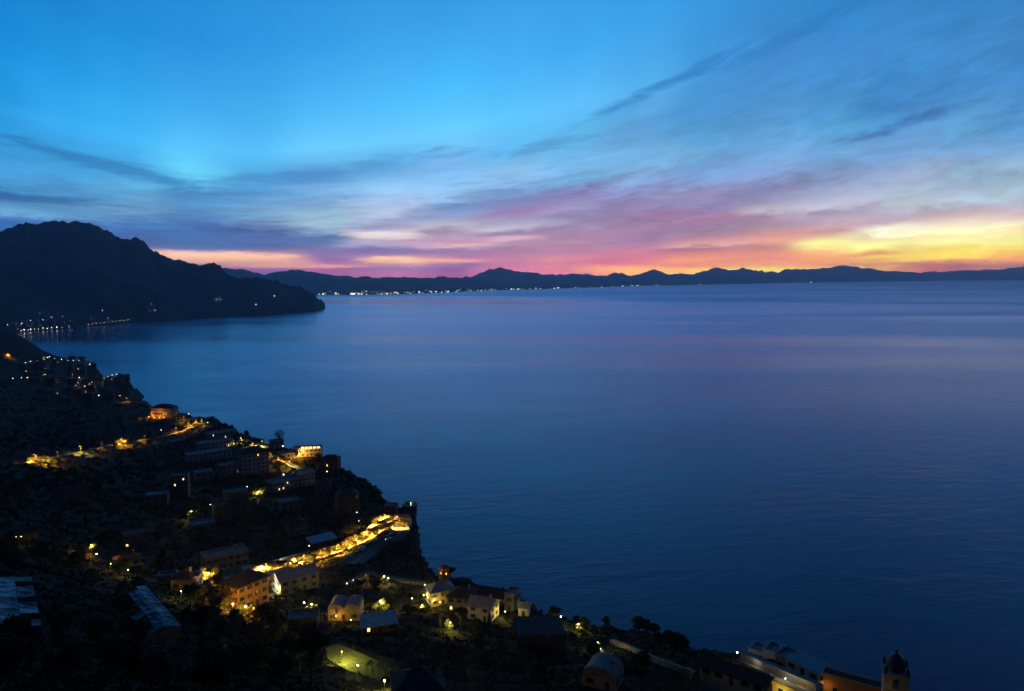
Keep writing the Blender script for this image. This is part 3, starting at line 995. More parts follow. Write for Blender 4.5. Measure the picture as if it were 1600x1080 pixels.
def house(label, px, py, w, d, storeys, off=0.0, roof='flat', wall=None, roofm=None, bays=(3, 2), lit=0.035, name='house', cat='house',
          sh=3.0, group=None, shutters=True, door=True, pos=None, level=True, vaults=2, detail=True, chimney=True, sink=0.0, loc_r=None):
    wall = wall or PLASTER
    if pos is None:
        if loc_r is None:
            pos = hit(px, py)
        else:
            dd = ray(px, py)
            hl = math.hypot(dd[0], dd[1])
            pos = Vector((loc_r * dd[0] / hl, loc_r * dd[1] / hl, EYE + loc_r * dd[2] / hl))
    az = math.atan2(pos.x, pos.y)
    yaw = -az + math.radians(off)
    # photo pixel marks the foot of the front: step back to the middle of the plan
    back = (abs(math.cos(math.radians(off))) * d + abs(math.sin(math.radians(off))) * w) / 2 * 0.8
    pos = Vector((pos.x + math.sin(az) * back, pos.y + math.cos(az) * back, pos.z))
    if level:
        pad(pos.x, pos.y, pos.z - sink, 0.5 * math.hypot(w, d) * 0.9, 5.0)
    FOOT.append((pos.x, pos.y, 0.5 * math.hypot(w, d)))
    root = thing(name, label, cat, pos, yaw, group)
    H = storeys * sh
    mb = MB()
    sides = [((-w / 2, -d / 2, 0), (1, 0, 0), (0, -1, 0), w, bays[0]), ((w / 2, -d / 2, 0), (0, 1, 0), (1, 0, 0), d, bays[1]),
             ((w / 2, d / 2, 0), (-1, 0, 0), (0, 1, 0), w, bays[0]), ((-w / 2, d / 2, 0), (0, -1, 0), (-1, 0, 0), d, bays[1])]
    for si, (o, u, n, W, nb) in enumerate(sides):
        ops = []
        if detail and nb:
            for s in range(storeys):
                for b in range(nb):
                    xc = W * (b + 0.5) / nb
                    if si == 0 and s == 0 and door and b == nb // 2:
                        ops.append((xc - 0.6, xc + 0.6, 0.02, 2.25))
                    else:
                        ww, hh = 0.50, 1.35
                        if xc - ww > 0.2 and xc + ww < W - 0.2:
                            ops.append((xc - ww, xc + ww, s * sh + 0.95, s * sh + 0.95 + hh))
        mb.facade(o, u, n, W, H, ops)
        mb.add([Vector(o), Vector(o) + Vector(u) * W, Vector(o) + Vector(u) * W + Vector((0, 0, -6)), Vector(o) + Vector((0, 0, -6))], [(3, 2, 1, 0)])
        wins = [q for q in ops if q[2] > 0.5]
        if wins:
            put_windows(root, o, u, W, wins, lit, shutters)
        for q in ops:
            if q[2] < 0.5:
                dm = MB().box(q[0] + 0.03, q[1] - 0.03, 0.14, 0.20, 0.02, 2.2)
                dm.box(q[0] + 0.16, q[0] + 0.22, 0.08, 0.14, 1.0, 1.15)
                do = dm.build('door', DOORM, root)
                do.location = Vector(o)
    if roof in ('gable',):
        rise = d * 0.26
        mb.add([(-w / 2, -d / 2, H), (-w / 2, d / 2, H), (-w / 2, 0, H + rise)], [(2, 1, 0)])
        mb.add([(w / 2, -d / 2, H), (w / 2, d / 2, H), (w / 2, 0, H + rise)], [(0, 1, 2)])
    wo = mb.build('wall', wall, root)
    rm = roofm or {'flat': LIMEROOF, 'gable': TILE, 'hip': TILE, 'vault': LIMEROOF, 'shed': SHEET}[roof]
    if roof == 'flat':
        r = MB().box(-w / 2 + 0.02, w / 2 - 0.02, -d / 2 + 0.02, d / 2 - 0.02, H - 0.15, H + 0.10)
        ro = r.build('roof', rm, root)
        p = MB()
        e, t, hp = 0.08, 0.28, 0.75
        p.box(-w / 2 - e, w / 2 + e, -d / 2 - e, -d / 2 + t, H + 0.004, H + hp).box(-w / 2 - e, w / 2 + e, d / 2 - t, d / 2 + e, H + 0.004, H + hp)
        p.box(-w / 2 - e, -w / 2 + t, -d / 2 + t, d / 2 - t, H + 0.004, H + hp).box(w / 2 - t, w / 2 + e, -d / 2 + t, d / 2 - t, H + 0.004, H + hp)
        p.build('parapet', wall, root)
    elif roof in ('gable', 'hip'):
        e, t = 0.55, 0.18
        rise = d * 0.26
        k = rise / (d / 2)
        x, y, z = w / 2 + e, d / 2 + e, H - k * e + 0.02
        ins = 0.0 if roof == 'gable' else d / 2 * 0.95
        zr = H + rise + 0.02
        r = MB()
        for dz in (0.0, t):
            r.add([(-x, -y, z + dz), (x, -y, z + dz), (x, y, z + dz), (-x, y, z + dz), (-x + ins, 0, zr + dz), (x - ins, 0, zr + dz)],
                  [(0, 1, 5, 4), (2, 3, 4, 5), (1, 2, 5), (3, 0, 4)])
        r.add([(-x, -y, z), (x, -y, z), (x, y, z), (-x, y, z), (-x, -y, z + t), (x, -y, z + t), (x, y, z + t), (-x, y, z + t)],
              [(0, 1, 5, 4), (1, 2, 6, 5), (2, 3, 7, 6), (3, 0, 4, 7)])
        ro = r.build('roof', rm, root)
        MB().bar((-x + ins, 0, zr + t + 0.04), (x - ins, 0, zr + t + 0.04), 0.12).build('ridge', rm, ro)
    elif roof == 'vault':
        ro = None
        for q in range(vaults):
            x0, x1 = -w / 2 + w * q / vaults, -w / 2 + w * (q + 1) / vaults
            rr, n = (x1 - x0) / 2, 12
            cx = (x0 + x1) / 2
            vs, fs = [], []
            yy = [-d / 2 - 0.1, d / 2 + 0.1]
            for yv in yy:
                for i in range(n + 1):
                    th = math.pi * i / n
                    vs.append((cx - (rr - 0.03) * math.cos(th), yv, H + 0.02 + rr * 0.62 * math.sin(th)))
            for i in range(n):
                fs.append((i, i + 1, n + 2 + i, n + 1 + i))
            fs.append(tuple(range(n, -1, -1)))
            fs.append(tuple(range(n + 1, 2 * n + 2)))
            ro = link_mesh('vault', vs, fs, rm, root)
    elif roof == 'shed':
        r = MB()
        z0, z1 = H + 0.05, H + d * 0.16
        x, y = w / 2 + 0.4, d / 2 + 0.4
        vs = [(-x, -y, z0), (x, -y, z0), (x, y, z1), (-x, y, z1)]
        r.add(vs + [(a, b, c + 0.15) for a, b, c in vs], [(3, 2, 1, 0), (4, 5, 6, 7), (0, 1, 5, 4), (1, 2, 6, 5), (2, 3, 7, 6), (3, 0, 4, 7)])
        ro = r.build('roof', rm, root)
        mb2 = MB().add([(-w / 2, d / 2, H), (w / 2, d / 2, H), (w / 2, d / 2, z1), (-w / 2, d / 2, z1), (-w / 2, -d / 2, H), (w / 2, -d / 2, H)],
                       [(0, 1, 2, 3), (0, 3, 4), (1, 5, 2)])
        mb2.build('gable_wall', wall, root)
    if chimney and detail and ro is not None and roof != 'shed':
        c = MB().box(-0.3, 0.3, -0.3, 0.3, 0, 1.5).box(-0.42, 0.42, -0.42, 0.42, 1.5, 1.62)
        co = c.build('chimney', wall, ro)
        co.location = (w * 0.28, d * 0.12, H + (0.1 if roof == 'flat' else d * 0.17))
    return root


# ---- lamps
def light_data(name, col, watts, radius=0.2, shade=False):
    l = bpy.data.lights.new(name, 'SPOT' if shade else 'POINT')
    if shade:                               # a street lamp's hood keeps its light on the road
        l.spot_size = math.radians(152)
        l.spot_blend = 0.55
    l.color = col
    l.energy = watts
    l.shadow_soft_size = radius
    return l


SODIUM, YELLOW, WHITE_L = (1.0, 0.44, 0.05), (1.0, 0.74, 0.16), (1.0, 0.90, 0.68)
BULB = {'O': glow('sodium_bulb', (1.0, 0.46, 0.035), 4), 'Y': glow('yellow_bulb', (1.0, 0.74, 0.16), 4), 'W': glow('white_bulb', (1.0, 0.93, 0.78), 6),
        'G': glow('cold_bulb', (0.65, 1.0, 0.85), 10)}
LCOL = {'O': SODIUM, 'Y': YELLOW, 'W': WHITE_L, 'G': (0.6, 1.0, 0.8)}
LDATA = {}


def lamp_light(kind, watts, shade=False):
    k = (kind, watts, shade)
    if k not in LDATA:
        LDATA[k] = light_data('lamp_light', LCOL[kind], watts, 0.2, shade)
    return LDATA[k]


def make_street_lamp(hgt, kind, bulb_r):
    root = bpy.data.objects.new('street_lamp', None)
    C.objects.link(root)
    MB().bar((0, 0, -0.6), (0, 0, hgt), 0.11, 0.06, 6).box(-0.16, 0.16, -0.16, 0.16, -0.1, 0.5).build('pole', IRON, root)
    MB().bar((0, 0, hgt - 0.05), (0, -0.7, hgt + 0.25), 0.045).bar((0, -0.7, hgt + 0.25), (0, -1.3, hgt + 0.25), 0.04).build('arm', IRON, root)
    hd = MB().box(-0.17, 0.17, -1.85, -1.25, hgt + 0.20, hgt + 0.36).build('lamp_head', IRON, root)
    MB().ball((0, -1.55, hgt + 0.19 - bulb_r * 0.5), bulb_r, 0.6).build('bulb', BULB[kind], hd)
    return root


def make_garden_lamp(hgt, kind, bulb_r):
    root = bpy.data.objects.new('garden_lamp', None)
    C.objects.link(root)
    MB().bar((0, 0, -0.5), (0, 0, hgt - 0.25), 0.05, 0.04, 6).bar((0, 0, 0), (0, 0, 0.12), 0.12).build('post', IRON, root)
    MB().lathe([(0.22, hgt + 0.22), (0.02, hgt + 0.4)], n=8).build('cap', IRON, root)
    MB().ball((0, 0, hgt), bulb_r).build('globe', BULB[kind], root)
    return root


PROTO = {}


def lamp(px, py, kind, watts, label, hgt=7.0, style='street', bulb=0.22, group=None, face=0.0, on_ground=False, pos=None):
    """A lamp whose light shows at the photo pixel."""
    pos = pos or hit(px, py, 0.0 if on_ground else hgt)
    key = (style, kind, hgt, bulb)
    if key not in PROTO:
        PROTO[key] = (make_street_lamp if style == 'street' else make_garden_lamp)(hgt, kind, bulb)
        o = PROTO[key]
    else:
        o = copy_tree(PROTO[key])
        for ch in list(o.children):
            if ch.type == 'LIGHT':
                bpy.data.objects.remove(ch)
    o.location = pos
    o.rotation_euler = (0, 0, -math.atan2(pos.x, pos.y) + math.radians(face))
    tag(o, label, 'street lamp' if style == 'street' else 'garden lamp', group)
    if watts:
        lo = bpy.data.objects.new('light', lamp_light(kind, watts * (4.0 if style == 'street' else 2.0) * {'O': 1.6, 'Y': 1.2, 'W': .5, 'G': .8}[kind], style == 'street'))
        C.objects.link(lo)
        lo.parent = o
        lo.location = (0, -1.55, hgt - 0.25) if style == 'street' else (0, -0.35, hgt - 0.1)
    return o


# ---- trees
def leaf_cloud(lumps, n, size, flat=0.0, seed=0):
    r = np.random.default_rng(seed)
    L = np.array(lumps, float)                 # cx, cy, cz, rx, ry, rz
    wgt = L[:, 3] * L[:, 4] * L[:, 5]
    k = r.choice(len(L), n, p=wgt / wgt.sum())
    d = r.normal(size=(n, 3))
    d /= np.linalg.norm(d, axis=1)[:, None]
    rad = r.random(n) ** 0.33 * (0.80 + 0.35 * r.random(n))
    c = L[k, :3] + d * rad[:, None] * L[k, 3:]
    a = r.normal(size=(n, 3))
    a[:, 2] *= 0.6
    a /= np.linalg.norm(a, axis=1)[:, None]
    b = np.cross(a, r.normal(size=(n, 3)))
    b /= np.linalg.norm(b, axis=1)[:, None]
    s = size * (0.6 + 0.8 * r.random(n))[:, None]
    q = np.stack([c - a * s, c + b * s * 0.55, c + a * s, c - b * s * 0.55], 1).reshape(-1, 3)
    f = np.arange(4 * n).reshape(-1, 4)
    return [tuple(p) for p in q], [tuple(x) for x in f]


def limbs(trunk_h, r0, ends, seed):
    mb = MB()
    rr = random.Random(seed)
    pts_ = [Vector((0, 0, -0.8))]
    for i in range(1, 5):
        pts_.append(Vector((rr.uniform(-.08, .08) * i, rr.uniform(-.08, .08) * i, trunk_h * i / 4)))
    for i in range(4):
        mb.bar(pts_[i], pts_[i + 1], r0 * (1 - 0.16 * i), r0 * (1 - 0.16 * (i + 1)), 7)
    for e in ends:
        m = pts_[-1].lerp(Vector(e), 0.5) + Vector((0, 0, 0.25))
        mb.bar(pts_[-2 if rr.random() < .4 else -1], m, r0 * 0.38, r0 * 0.26, 5).bar(m, e, r0 * 0.26, r0 * 0.08, 5)
    return mb


def tree_proto(kind, seed):
    r = random.Random(seed)
    if kind == 'broadleaf_tree':
        lumps = [(0, 0, 3.6, 1.8, 1.8, 1.6), (0, 0, 1.6, 1.3, 1.3, 1.1)]
        for i in range(6):
            a = i * 1.05 + r.random()
            lumps.append((1.5 * math.cos(a), 1.5 * math.sin(a), 1.9 + r.random() * 2.2, r.uniform(.9, 1.5), r.uniform(.9, 1.5), r.uniform(.7, 1.2)))
        lf = leaf_cloud(lumps, 1900, 0.26, seed=seed)
        tk = limbs(1.6, 0.2, [l[:3] for l in lumps[1:]], seed)
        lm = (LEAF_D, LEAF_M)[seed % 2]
    elif kind == 'umbrella_pine':
        lumps = [(0, 0, 7.6, 2.0, 2.0, 0.8)]
        for i in range(7):
            a = i * 0.9 + r.random() * .5
            lumps.append((2.1 * math.cos(a), 2.1 * math.sin(a), 7.2 + r.random() * .5, r.uniform(1.0, 1.5), r.uniform(1.0, 1.5), r.uniform(.5, .75)))
        lf = leaf_cloud(lumps, 1500, 0.24, seed=seed)
        tk = limbs(5.6, 0.24, [l[:3] for l in lumps[1:]], seed)
        lm = LEAF_D
    elif kind == 'cypress_tree':
        lumps = [(0, 0, 1.2 + i * 0.85, 0.95 * (1 - (i / 10) ** 2) + .12, 0.95 * (1 - (i / 10) ** 2) + .12, 0.8) for i in range(10)]
        lf = leaf_cloud(lumps, 1300, 0.2, seed=seed)
        tk = limbs(6.5, 0.16, [(0.2, 0, 3), (-.2, .1, 5)], seed)
        lm = LEAF_D
    elif kind == 'bare_tree':
        lf = leaf_cloud([(0, 0, 5.0, 2.2, 2.2, 2.3)], 420, 0.2, seed=seed)
        ends = []
        for i in range(16):
            a, e = r.random() * 6.28, r.uniform(0.2, 1.3)
            ends.append((2.3 * math.cos(a) * math.cos(e), 2.3 * math.sin(a) * math.cos(e), 4.2 + 2.6 * math.sin(e)))
        tk = limbs(2.8, 0.18, ends, seed)
        lm = LEAF_M
    else:                                       # garden_shrub
        lumps = [(r.uniform(-.7, .7), r.uniform(-.7, .7), r.uniform(.5, 1.3), r.uniform(.5, .8), r.uniform(.5, .8), r.uniform(.5, .8)) for _ in range(6)]
        lf = leaf_cloud(lumps, 700, 0.17, seed=seed)
        tk = limbs(0.7, 0.07, [l[:3] for l in lumps], seed)
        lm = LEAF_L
    root = bpy.data.objects.new(kind, None)
    C.objects.link(root)
    link_mesh('crown', lf[0], lf[1], lm, root)
    tk.build('trunk', BARK, root)
    return root


TREES = {}


def tree(kind, pos, scale, label, group=None, squash=1.0, seed=None):
    v = random.randrange(3) if seed is None else seed
    if (kind, v) not in TREES:
        TREES[(kind, v)] = o = tree_proto(kind, v + 10 * len(kind))
    else:
        o = copy_tree(TREES[(kind, v)])
    o.location = pos
    o.rotation_euler = (random.uniform(-.05, .05), random.uniform(-.05, .05), random.uniform(0, 6.28))
    o.scale = (scale * random.uniform(.9, 1.1), scale * random.uniform(.9, 1.1), scale * squash * random.uniform(.9, 1.1))
    tag(o, label, 'shrub' if kind == 'garden_shrub' else 'tree', group)
    return o


# ---- roads and walls
def offset_line(line, off):
    out = []
    for i, p in enumerate(line):
        a, b = line[max(0, i - 1)], line[min(len(line) - 1, i + 1)]
        t = Vector((b.x - a.x, b.y - a.y, 0))
        t = t.normalized() if t.length > 1e-6 else Vector((1, 0, 0))
        out.append(p + Vector((t.y, -t.x, 0)) * off)
    return out


def strip(name, line, o0, o1, lift, material, kind='structure', parent=None):
    a, b = offset_line(line, o0), offset_line(line, o1)
    vs = [p + Vector((0, 0, lift)) for pr in zip(a, b) for p in pr]
    fs = [(2 * i, 2 * i + 1, 2 * i + 3, 2 * i + 2) for i in range(len(line) - 1)]
    return link_mesh(name, vs, fs, material, parent, kind=kind)


def wall_along(line, off, thick, h0, h1, name, label, material, cat='wall', coping=True):
    """A low wall that follows a line; its coping is a part of its own."""
    o = offset_line(line, off)
    root = thing(name, label, cat, o[len(o) // 2])
    base = root.location.copy()
    body, cap = MB(), MB()
    for mb, t, z0, z1 in ((body, thick, -h0, h1), (cap, thick + 0.12, h1 + 0.003, h1 + 0.12)):
        l, r = offset_line(o, -t / 2), offset_line(o, t / 2)
        for i in range(len(o) - 1):
            q = [l[i], r[i], r[i + 1], l[i + 1]]
            vs = [p - base + Vector((0, 0, z0)) for p in q] + [p - base + Vector((0, 0, z1)) for p in q]
            fs = [(4, 5, 6, 7), (0, 3, 7, 4), (1, 5, 6, 2)]
            if i == 0:
                fs.append((0, 4, 5, 1))
            if i == len(o) - 2:
                fs.append((2, 6, 7, 3))
            mb.add(vs, fs)
    body.build('wall', material, root)
    if coping:
        cap.build('coping', CONCRETE, root)
    return root


# ---- cars
CAR_PAINT = {}


def car(label, pos, yaw, col, group=None, van=False, lights=False):
    key = (van, lights)
    pm = mat('car_paint_%02x%02x%02x' % tuple(int(c * 255) for c in col), col, 0.3, 0.02, 0.5, spec=0.5)
    root = thing('delivery_van' if van else 'parked_car', label, 'van' if van else 'car', pos, yaw, group)
    if van:
        prof = [(-2.6, .35), (-2.65, 1.2), (-2.6, 2.25), (1.3, 2.3), (1.9, 1.35), (2.6, 1.1), (2.65, .4)]
        wid = 0.95
    else:
        prof = [(-2.0, .35), (-2.05, .8), (-1.9, .95), (-1.4, 1.42), (0.1, 1.45), (0.9, 0.98), (1.9, .82), (2.0, .35)]
        wid = 0.84
    n = len(prof)
    mb = MB()
    vs = []
    for y in (-wid, wid):
        for x, z in prof:
            tuck = 0.14 * max(0, (z - 0.9))
            vs.append((x, y * (1 - tuck), z))
    fs = [(i, (i + 1) % n, n + (i + 1) % n, n + i) for i in range(n)] + [tuple(range(n - 1, -1, -1)), tuple(range(n, 2 * n))]
    mb.add(vs, fs).build('body', pm, root)
    gl = MB()
    if van:
        gl.add([(1.34, -.8, 2.2), (1.34, .8, 2.2), (1.93, .82, 1.4), (1.93, -.82, 1.4)], [(0, 1, 2, 3)])
    else:
        gl.add([(0.16, -.74, 1.40), (0.16, .74, 1.40), (0.90, .80, 1.01), (0.90, -.80, 1.01)], [(0, 1, 2, 3)])
        gl.add([(-1.44, -.74, 1.40), (-1.44, .74, 1.40), (-1.88, .80, 1.0), (-1.88, -.80, 1.0)], [(3, 2, 1, 0)])
        for s in (-1, 1):
            gl.add([(-1.3, s * .80, 1.36), (0.05, s * .80, 1.38), (0.6, s * .852, 1.02), (-1.6, s * .852, 1.0)], [(0, 1, 2, 3)])
    g = gl.build('windscreen' if van else 'glazing', PANE, root)
    g.location.x = 0.02
    for x in (-1.3, 1.3):
        for s in (-1, 1):
            wl = MB().bar((x, s * (wid - .12), .32), (x, s * (wid + .06), .32), .32, None, 12).build('wheel', IRON, root)
    fx = prof[-1][0] + 0.01
    for s in (-1, 1):
        MB().box(fx - .06, fx + .03, s * .6 - .14, s * .6 + .14, .55, .72).build('headlight', BULB['W'] if lights else PAINT, root)
    return root

# ------------------------------------------------------------------ buildings
# --- village below, from the lane to the lower edge
house('small cream house with lit front wall and bright skylight, beside the glowing orange tree', 289, 924, 6.5, 6.0, 1, -22, 'hip', CREAM, DARKROOF, (2, 2), sh=4.2, door=False)
house('low pale shed adjoining the small cream house with skylight', 262, 913, 6.0, 4.0, 1, -10, 'flat', PLASTER, LIMEROOF, (2, 1), name='shed', cat='shed', sh=2.5, chimney=False)
house('narrow whitewashed annex between the cream house and the glowing orange tree', 306, 921, 3.4, 5.0, 1, -15, 'flat', WHITE, SHEET, (1, 1), name='annex', cat='house', sh=3.6, chimney=False)
house('long dim two-storey house with terrace roof above the glowing orange tree', 352, 891, 18, 9, 2, 14, 'flat', PLASTER, CONCRETE, (6, 3), sh=3.1)
ORANGE = house('tall ochre house floodlit orange on two sides under a dark hipped roof', 383, 956, 12.5, 9.5, 3, 38, 'hip', OCHRE, DARKROOF, (4, 3), sh=3.0)
house('big grey farmhouse with long ridged roof next to the white-lit patio', 462, 929, 15.5, 9, 2, 22, 'gable', PLASTER, LIMEROOF, (4, 2), sh=2.9)
house('low grey wing joined to the big grey farmhouse', 440, 918, 9, 7, 1, 22, 'shed', PLASTER, LIMEROOF, (2, 1), name='house_wing', sh=3.2, chimney=False)
house('low outbuilding with bluish sheet roof behind the white-lit patio', 396, 903, 7, 5, 1, 20, 'shed', WHITE, SHEET, (2, 1), name='outbuilding', sh=2.4, chimney=False)
house('whitewashed house with two barrel vaults and warm lit ground floor', 541, 970, 11.0, 8.0, 1, -12, 'vault', PLASTER, CONCRETE, (3, 2), lit=0.0, sh=4.2, vaults=2)
house('low building with flat bluish metal roof below the vaulted house', 592, 990, 11, 7, 1, 8, 'shed', GREY, SHEET, (3, 2), name='shed', cat='shed', sh=2.4, chimney=False)
house('small pavilion with dark hipped roof at the bottom edge beside the climbing plants', 652, 1100, 9.5, 8.5, 1, 5, 'hip', GREY, DARKROOF, (3, 2), name='pavilion', cat='pavilion', sh=2.8, chimney=False)
house('dim house hidden among trees just under the big grey farmhouse', 475, 985, 9, 7, 1, -8, 'flat', GREY, CONCRETE, (3, 2), sh=3.2)
# villa cluster on the spur
house('villa with pale cross-ridged roofs behind the stairs lit yellow', 688, 948, 10, 8, 2, 18, 'hip', PLASTER, LIMEROOF, (3, 2), sh=2.9)
house('villa with dark hipped roof rising beside the orange-lit tower', 722, 958, 9.5, 9, 2, -15, 'hip', PLASTER, DARKROOF, (3, 2), sh=3.0)
house('pale gabled house in front of the long red-roofed villa', 755, 972, 9.5, 8, 2, -24, 'gable', WHITE, LIMEROOF, (2, 2), sh=2.7)
house('long villa with dark red tiled roof and white lamps under its eaves', 768, 950, 17, 7.5, 1, -22, 'gable', PLASTER, TILE, (6, 2), sh=4.2)
house('tall pale end block closing the long red-roofed villa', 801, 957, 4.2, 7, 2, -22, 'flat', PLASTER, LIMEROOF, (1, 2), name='villa_block', sh=3.3, chimney=False)
house('tiny whitewashed house with pitched roof by the dark hedge', 819, 964, 3.8, 4.2, 1, -10, 'gable', WHITE, LIMEROOF, (1, 1), sh=3.6, chimney=False)
house('lone house with pale blue vaulted roof low on the dark slope', 942, 1080, 8.5, 7, 1, -18, 'vault', PLASTER, CONCRETE, (2, 2), sh=3.0, vaults=1)
# orange lit tower with pine
p = hit(694, 916)
pad(p.x, p.y, p.z, 2.5)
FOOT.append((p.x, p.y, 3))
t = thing('gate_tower', 'narrow ochre gate tower glowing orange under an umbrella pine', 'tower', p, -math.atan2(p.x, p.y) + 0.5)
mb = MB()
for (o, u, n, W) in (((-1.7, -1.7, 0), (1, 0, 0), (0, -1, 0), 3.4), ((1.7, -1.7, 0), (0, 1, 0), (1, 0, 0), 3.4), ((1.7, 1.7, 0), (-1, 0, 0), (0, 1, 0), 3.4), ((-1.7, 1.7, 0), (0, -1, 0), (-1, 0, 0), 3.4)):
    mb.facade(o, u, n, W, 8.4, [(1.25, 2.15, 5.4, 6.9)])
    mb.add([o, (o[0] + u[0] * W, o[1] + u[1] * W, 0), (o[0] + u[0] * W, o[1] + u[1] * W, -5), (o[0], o[1], -5)], [(3, 2, 1, 0)])
mb.build('wall', OCHRE, t)
MB().box(-1.9, 1.9, -1.9, 1.9, 8.4, 8.65).lathe([(2.6, 8.65), (0.0, 9.7)], n=4, phase=math.pi / 4).build('roof', TILE, t)

# --- slope above the lane and the ridge
house('dim house with pale sloping roof just above the lamplit road', 503, 856, 15, 8, 1, 24, 'shed', GREY, SHEET, (4, 2), sh=3.0, chimney=False)
house('rounded dim house standing alone under the ridge crest', 543, 806, 14, 11, 4, 10, 'hip', GREY, DARKROOF, (4, 3), sh=3.2)
house('tall dim tower house with single windows on the dark terraces', 283, 778, 10, 9, 4, -10, 'flat', GREY, CONCRETE, (2, 2), sh=3.4)
house('tall dim house among trees beside the yellow-lit shrub', 369, 812, 13, 10, 5, 12, 'flat', GREY, CONCRETE, (4, 3), sh=3.2)
house('narrow dim house stepping down from the tall house among trees', 346, 815, 9, 8, 3, 8, 'flat', GREY, CONCRETE, (2, 2), sh=3.0)
house('grey palazzo with rows of tall windows below the upper village lane', 396, 743, 21, 14, 5, 20, 'hip', WHITE, DARKROOF, (6, 4), sh=3.4)
house('long flat-roofed house stretched along the ridge terrace', 447, 768, 27, 10, 2, 32, 'flat', WHITE, CONCRETE, (8, 3), sh=3.3)
house('pale end house of the long ridge terrace', 476, 760, 13, 10, 3, 15, 'flat', WHITE, LIMEROOF, (4, 3), sh=3.2)
house('small dim house under the ridge lamp glow', 432, 702, 12, 9, 2, 10, 'flat', PLASTER, LIMEROOF, (3, 2), sh=3.2)
house('pinkish house at the brink of the ridge over the sea', 517, 737, 14, 10, 3, -12, 'hip', PINK, TILE, (4, 3), sh=3.1)
house('roadside house by the orange lamp on the ridge lane', 452, 722, 16, 9, 2, 18, 'flat', PLASTER, LIMEROOF, (4, 2), lit=0.15, sh=3.1)
house('reddish house above the hairpin with lamps on its terrace', 612, 806, 8, 7, 2, -10, 'flat', PINK, LIMEROOF, (2, 2), lit=0.2, sh=3.0)
# hotel on the point: its hall glows along the whole front
hp_ = hit(481, 713)
t = house('long hotel with brightly lit glazed front on the ridge point', 481, 714, 24, 11, 2, -6, 'flat', WHITE, LIMEROOF, (7, 3), name='hotel', cat='hotel', sh=3.4, lit=0.1)
vs = MB()
for i in range(5):
    MB().box(-4.6 + i * 3.25, -2.2 + i * 3.25, -6.3, -6.0, 7.1, 8.7).build('lit_window', PALE_WIN, t)
MB().box(-5.4, 11.8, -6.5, -5.0, 8.75, 9.1).build('canopy_roof', LIMEROOF, t)
# terraced flats over the west flank
for q, (px, py, w, st) in enumerate(((345, 688, 26, 2), (336, 703, 32, 2), (326, 720, 36, 2))):
    house(('upper tier of dim terraced flats under the lamplit bend', 'middle tier of dim terraced flats under the lamplit bend', 'lowest tier of dim terraced flats under the lamplit bend')[q],
          px, py, w, 11, st, 18, 'flat', WHITE, LIMEROOF, (9, 3), name='terraced_flats', cat='apartment block', sh=3.1, chimney=False)
for args in (('dim house with pale roof halfway between flats and tower house', 318, 752, 13, 9, 2, 12), ('dim pale house under the lowest flats beside a terrace wall', 355, 748, 12, 9, 3, 22),
             ('dim pale house on the terraces west of the tower house', 246, 790, 12, 9, 2, -6), ('dim pale house below the long ridge house on the open terrace', 452, 800, 12, 9, 2, 14),
             ('dim pale house under the pinkish house at the brink', 505, 770, 11, 8, 2, 6), ('dim pale house at the upper end of the parking strip', 462, 838, 11, 8, 2, 20),
             ('dim pale house among trees below the yellow-lit shrub and car', 318, 838, 12, 8, 2, 8), ('dim pale house on the bend under the roadside lamps', 278, 700, 14, 9, 2, 12)):
    house(args[0], args[1], args[2], args[3], args[4], args[5], args[6], 'flat' if args[3] > 11 else 'hip', PLASTER, LIMEROOF if args[3] > 11 else DARKROOF, (3, 2), sh=3.1)
# floodlit monastery and houses along the road to the west
MONASTERY = house('huge old monastery with floodlit western face above the coast road', 258, 655, 27, 16, 3, -30, 'hip', OCHRE, DARKROOF, (9, 5), name='monastery', cat='monastery', sh=4.4)
house('lamplit roadside house on the bend with pale walls', 304, 664, 17, 9, 2, 10, 'flat', CREAM, LIMEROOF, (5, 2), sh=3.2)
house('small lamplit house beside the monastery', 284, 657, 12, 8, 2, 5, 'flat', CREAM, TILE, (3, 2), sh=3.2)
house('roadside house lit by the single lamp in the middle of the upper road', 190, 694, 13, 8, 2, 6, 'hip', OCHRE, TILE, (4, 2), sh=3.1)
house('yellow-lit house at the western start of the upper road', 60, 721, 14, 8, 2, 4, 'hip', CREAM, TILE, (4, 2), sh=3.1)
house('dim house on the dark slope under the twin white lamps', 40, 846, 8, 7, 1, 6, 'gable', GREY, DARKROOF, (2, 2), sh=3.0)
house('ruined stone house with gaping openings over the orange-lit lane', 212, 856, 11, 8, 2, 10, 'flat', STONE, STONE, (4, 2), shutters=False, chimney=False, sh=3.0)
house('dim stone barn on the dark slope left of the ruined house', 186, 848, 8, 7, 2, 5, 'gable', STONE, DARKROOF, (2, 1), name='barn', cat='barn', chimney=False, sh=2.8)
house('dim farmhouse on the dark slope beneath the upper road', 112, 786, 14, 9, 2, 8, 'gable', GREY, DARKROOF, (4, 2), sh=3.0)
house('lane-side cottage with lit wall behind the orange-lit lane', 199, 886, 9, 6, 1, 4, 'hip', CREAM, TILE, (3, 2), name='cottage', cat='cottage', sh=2.8)

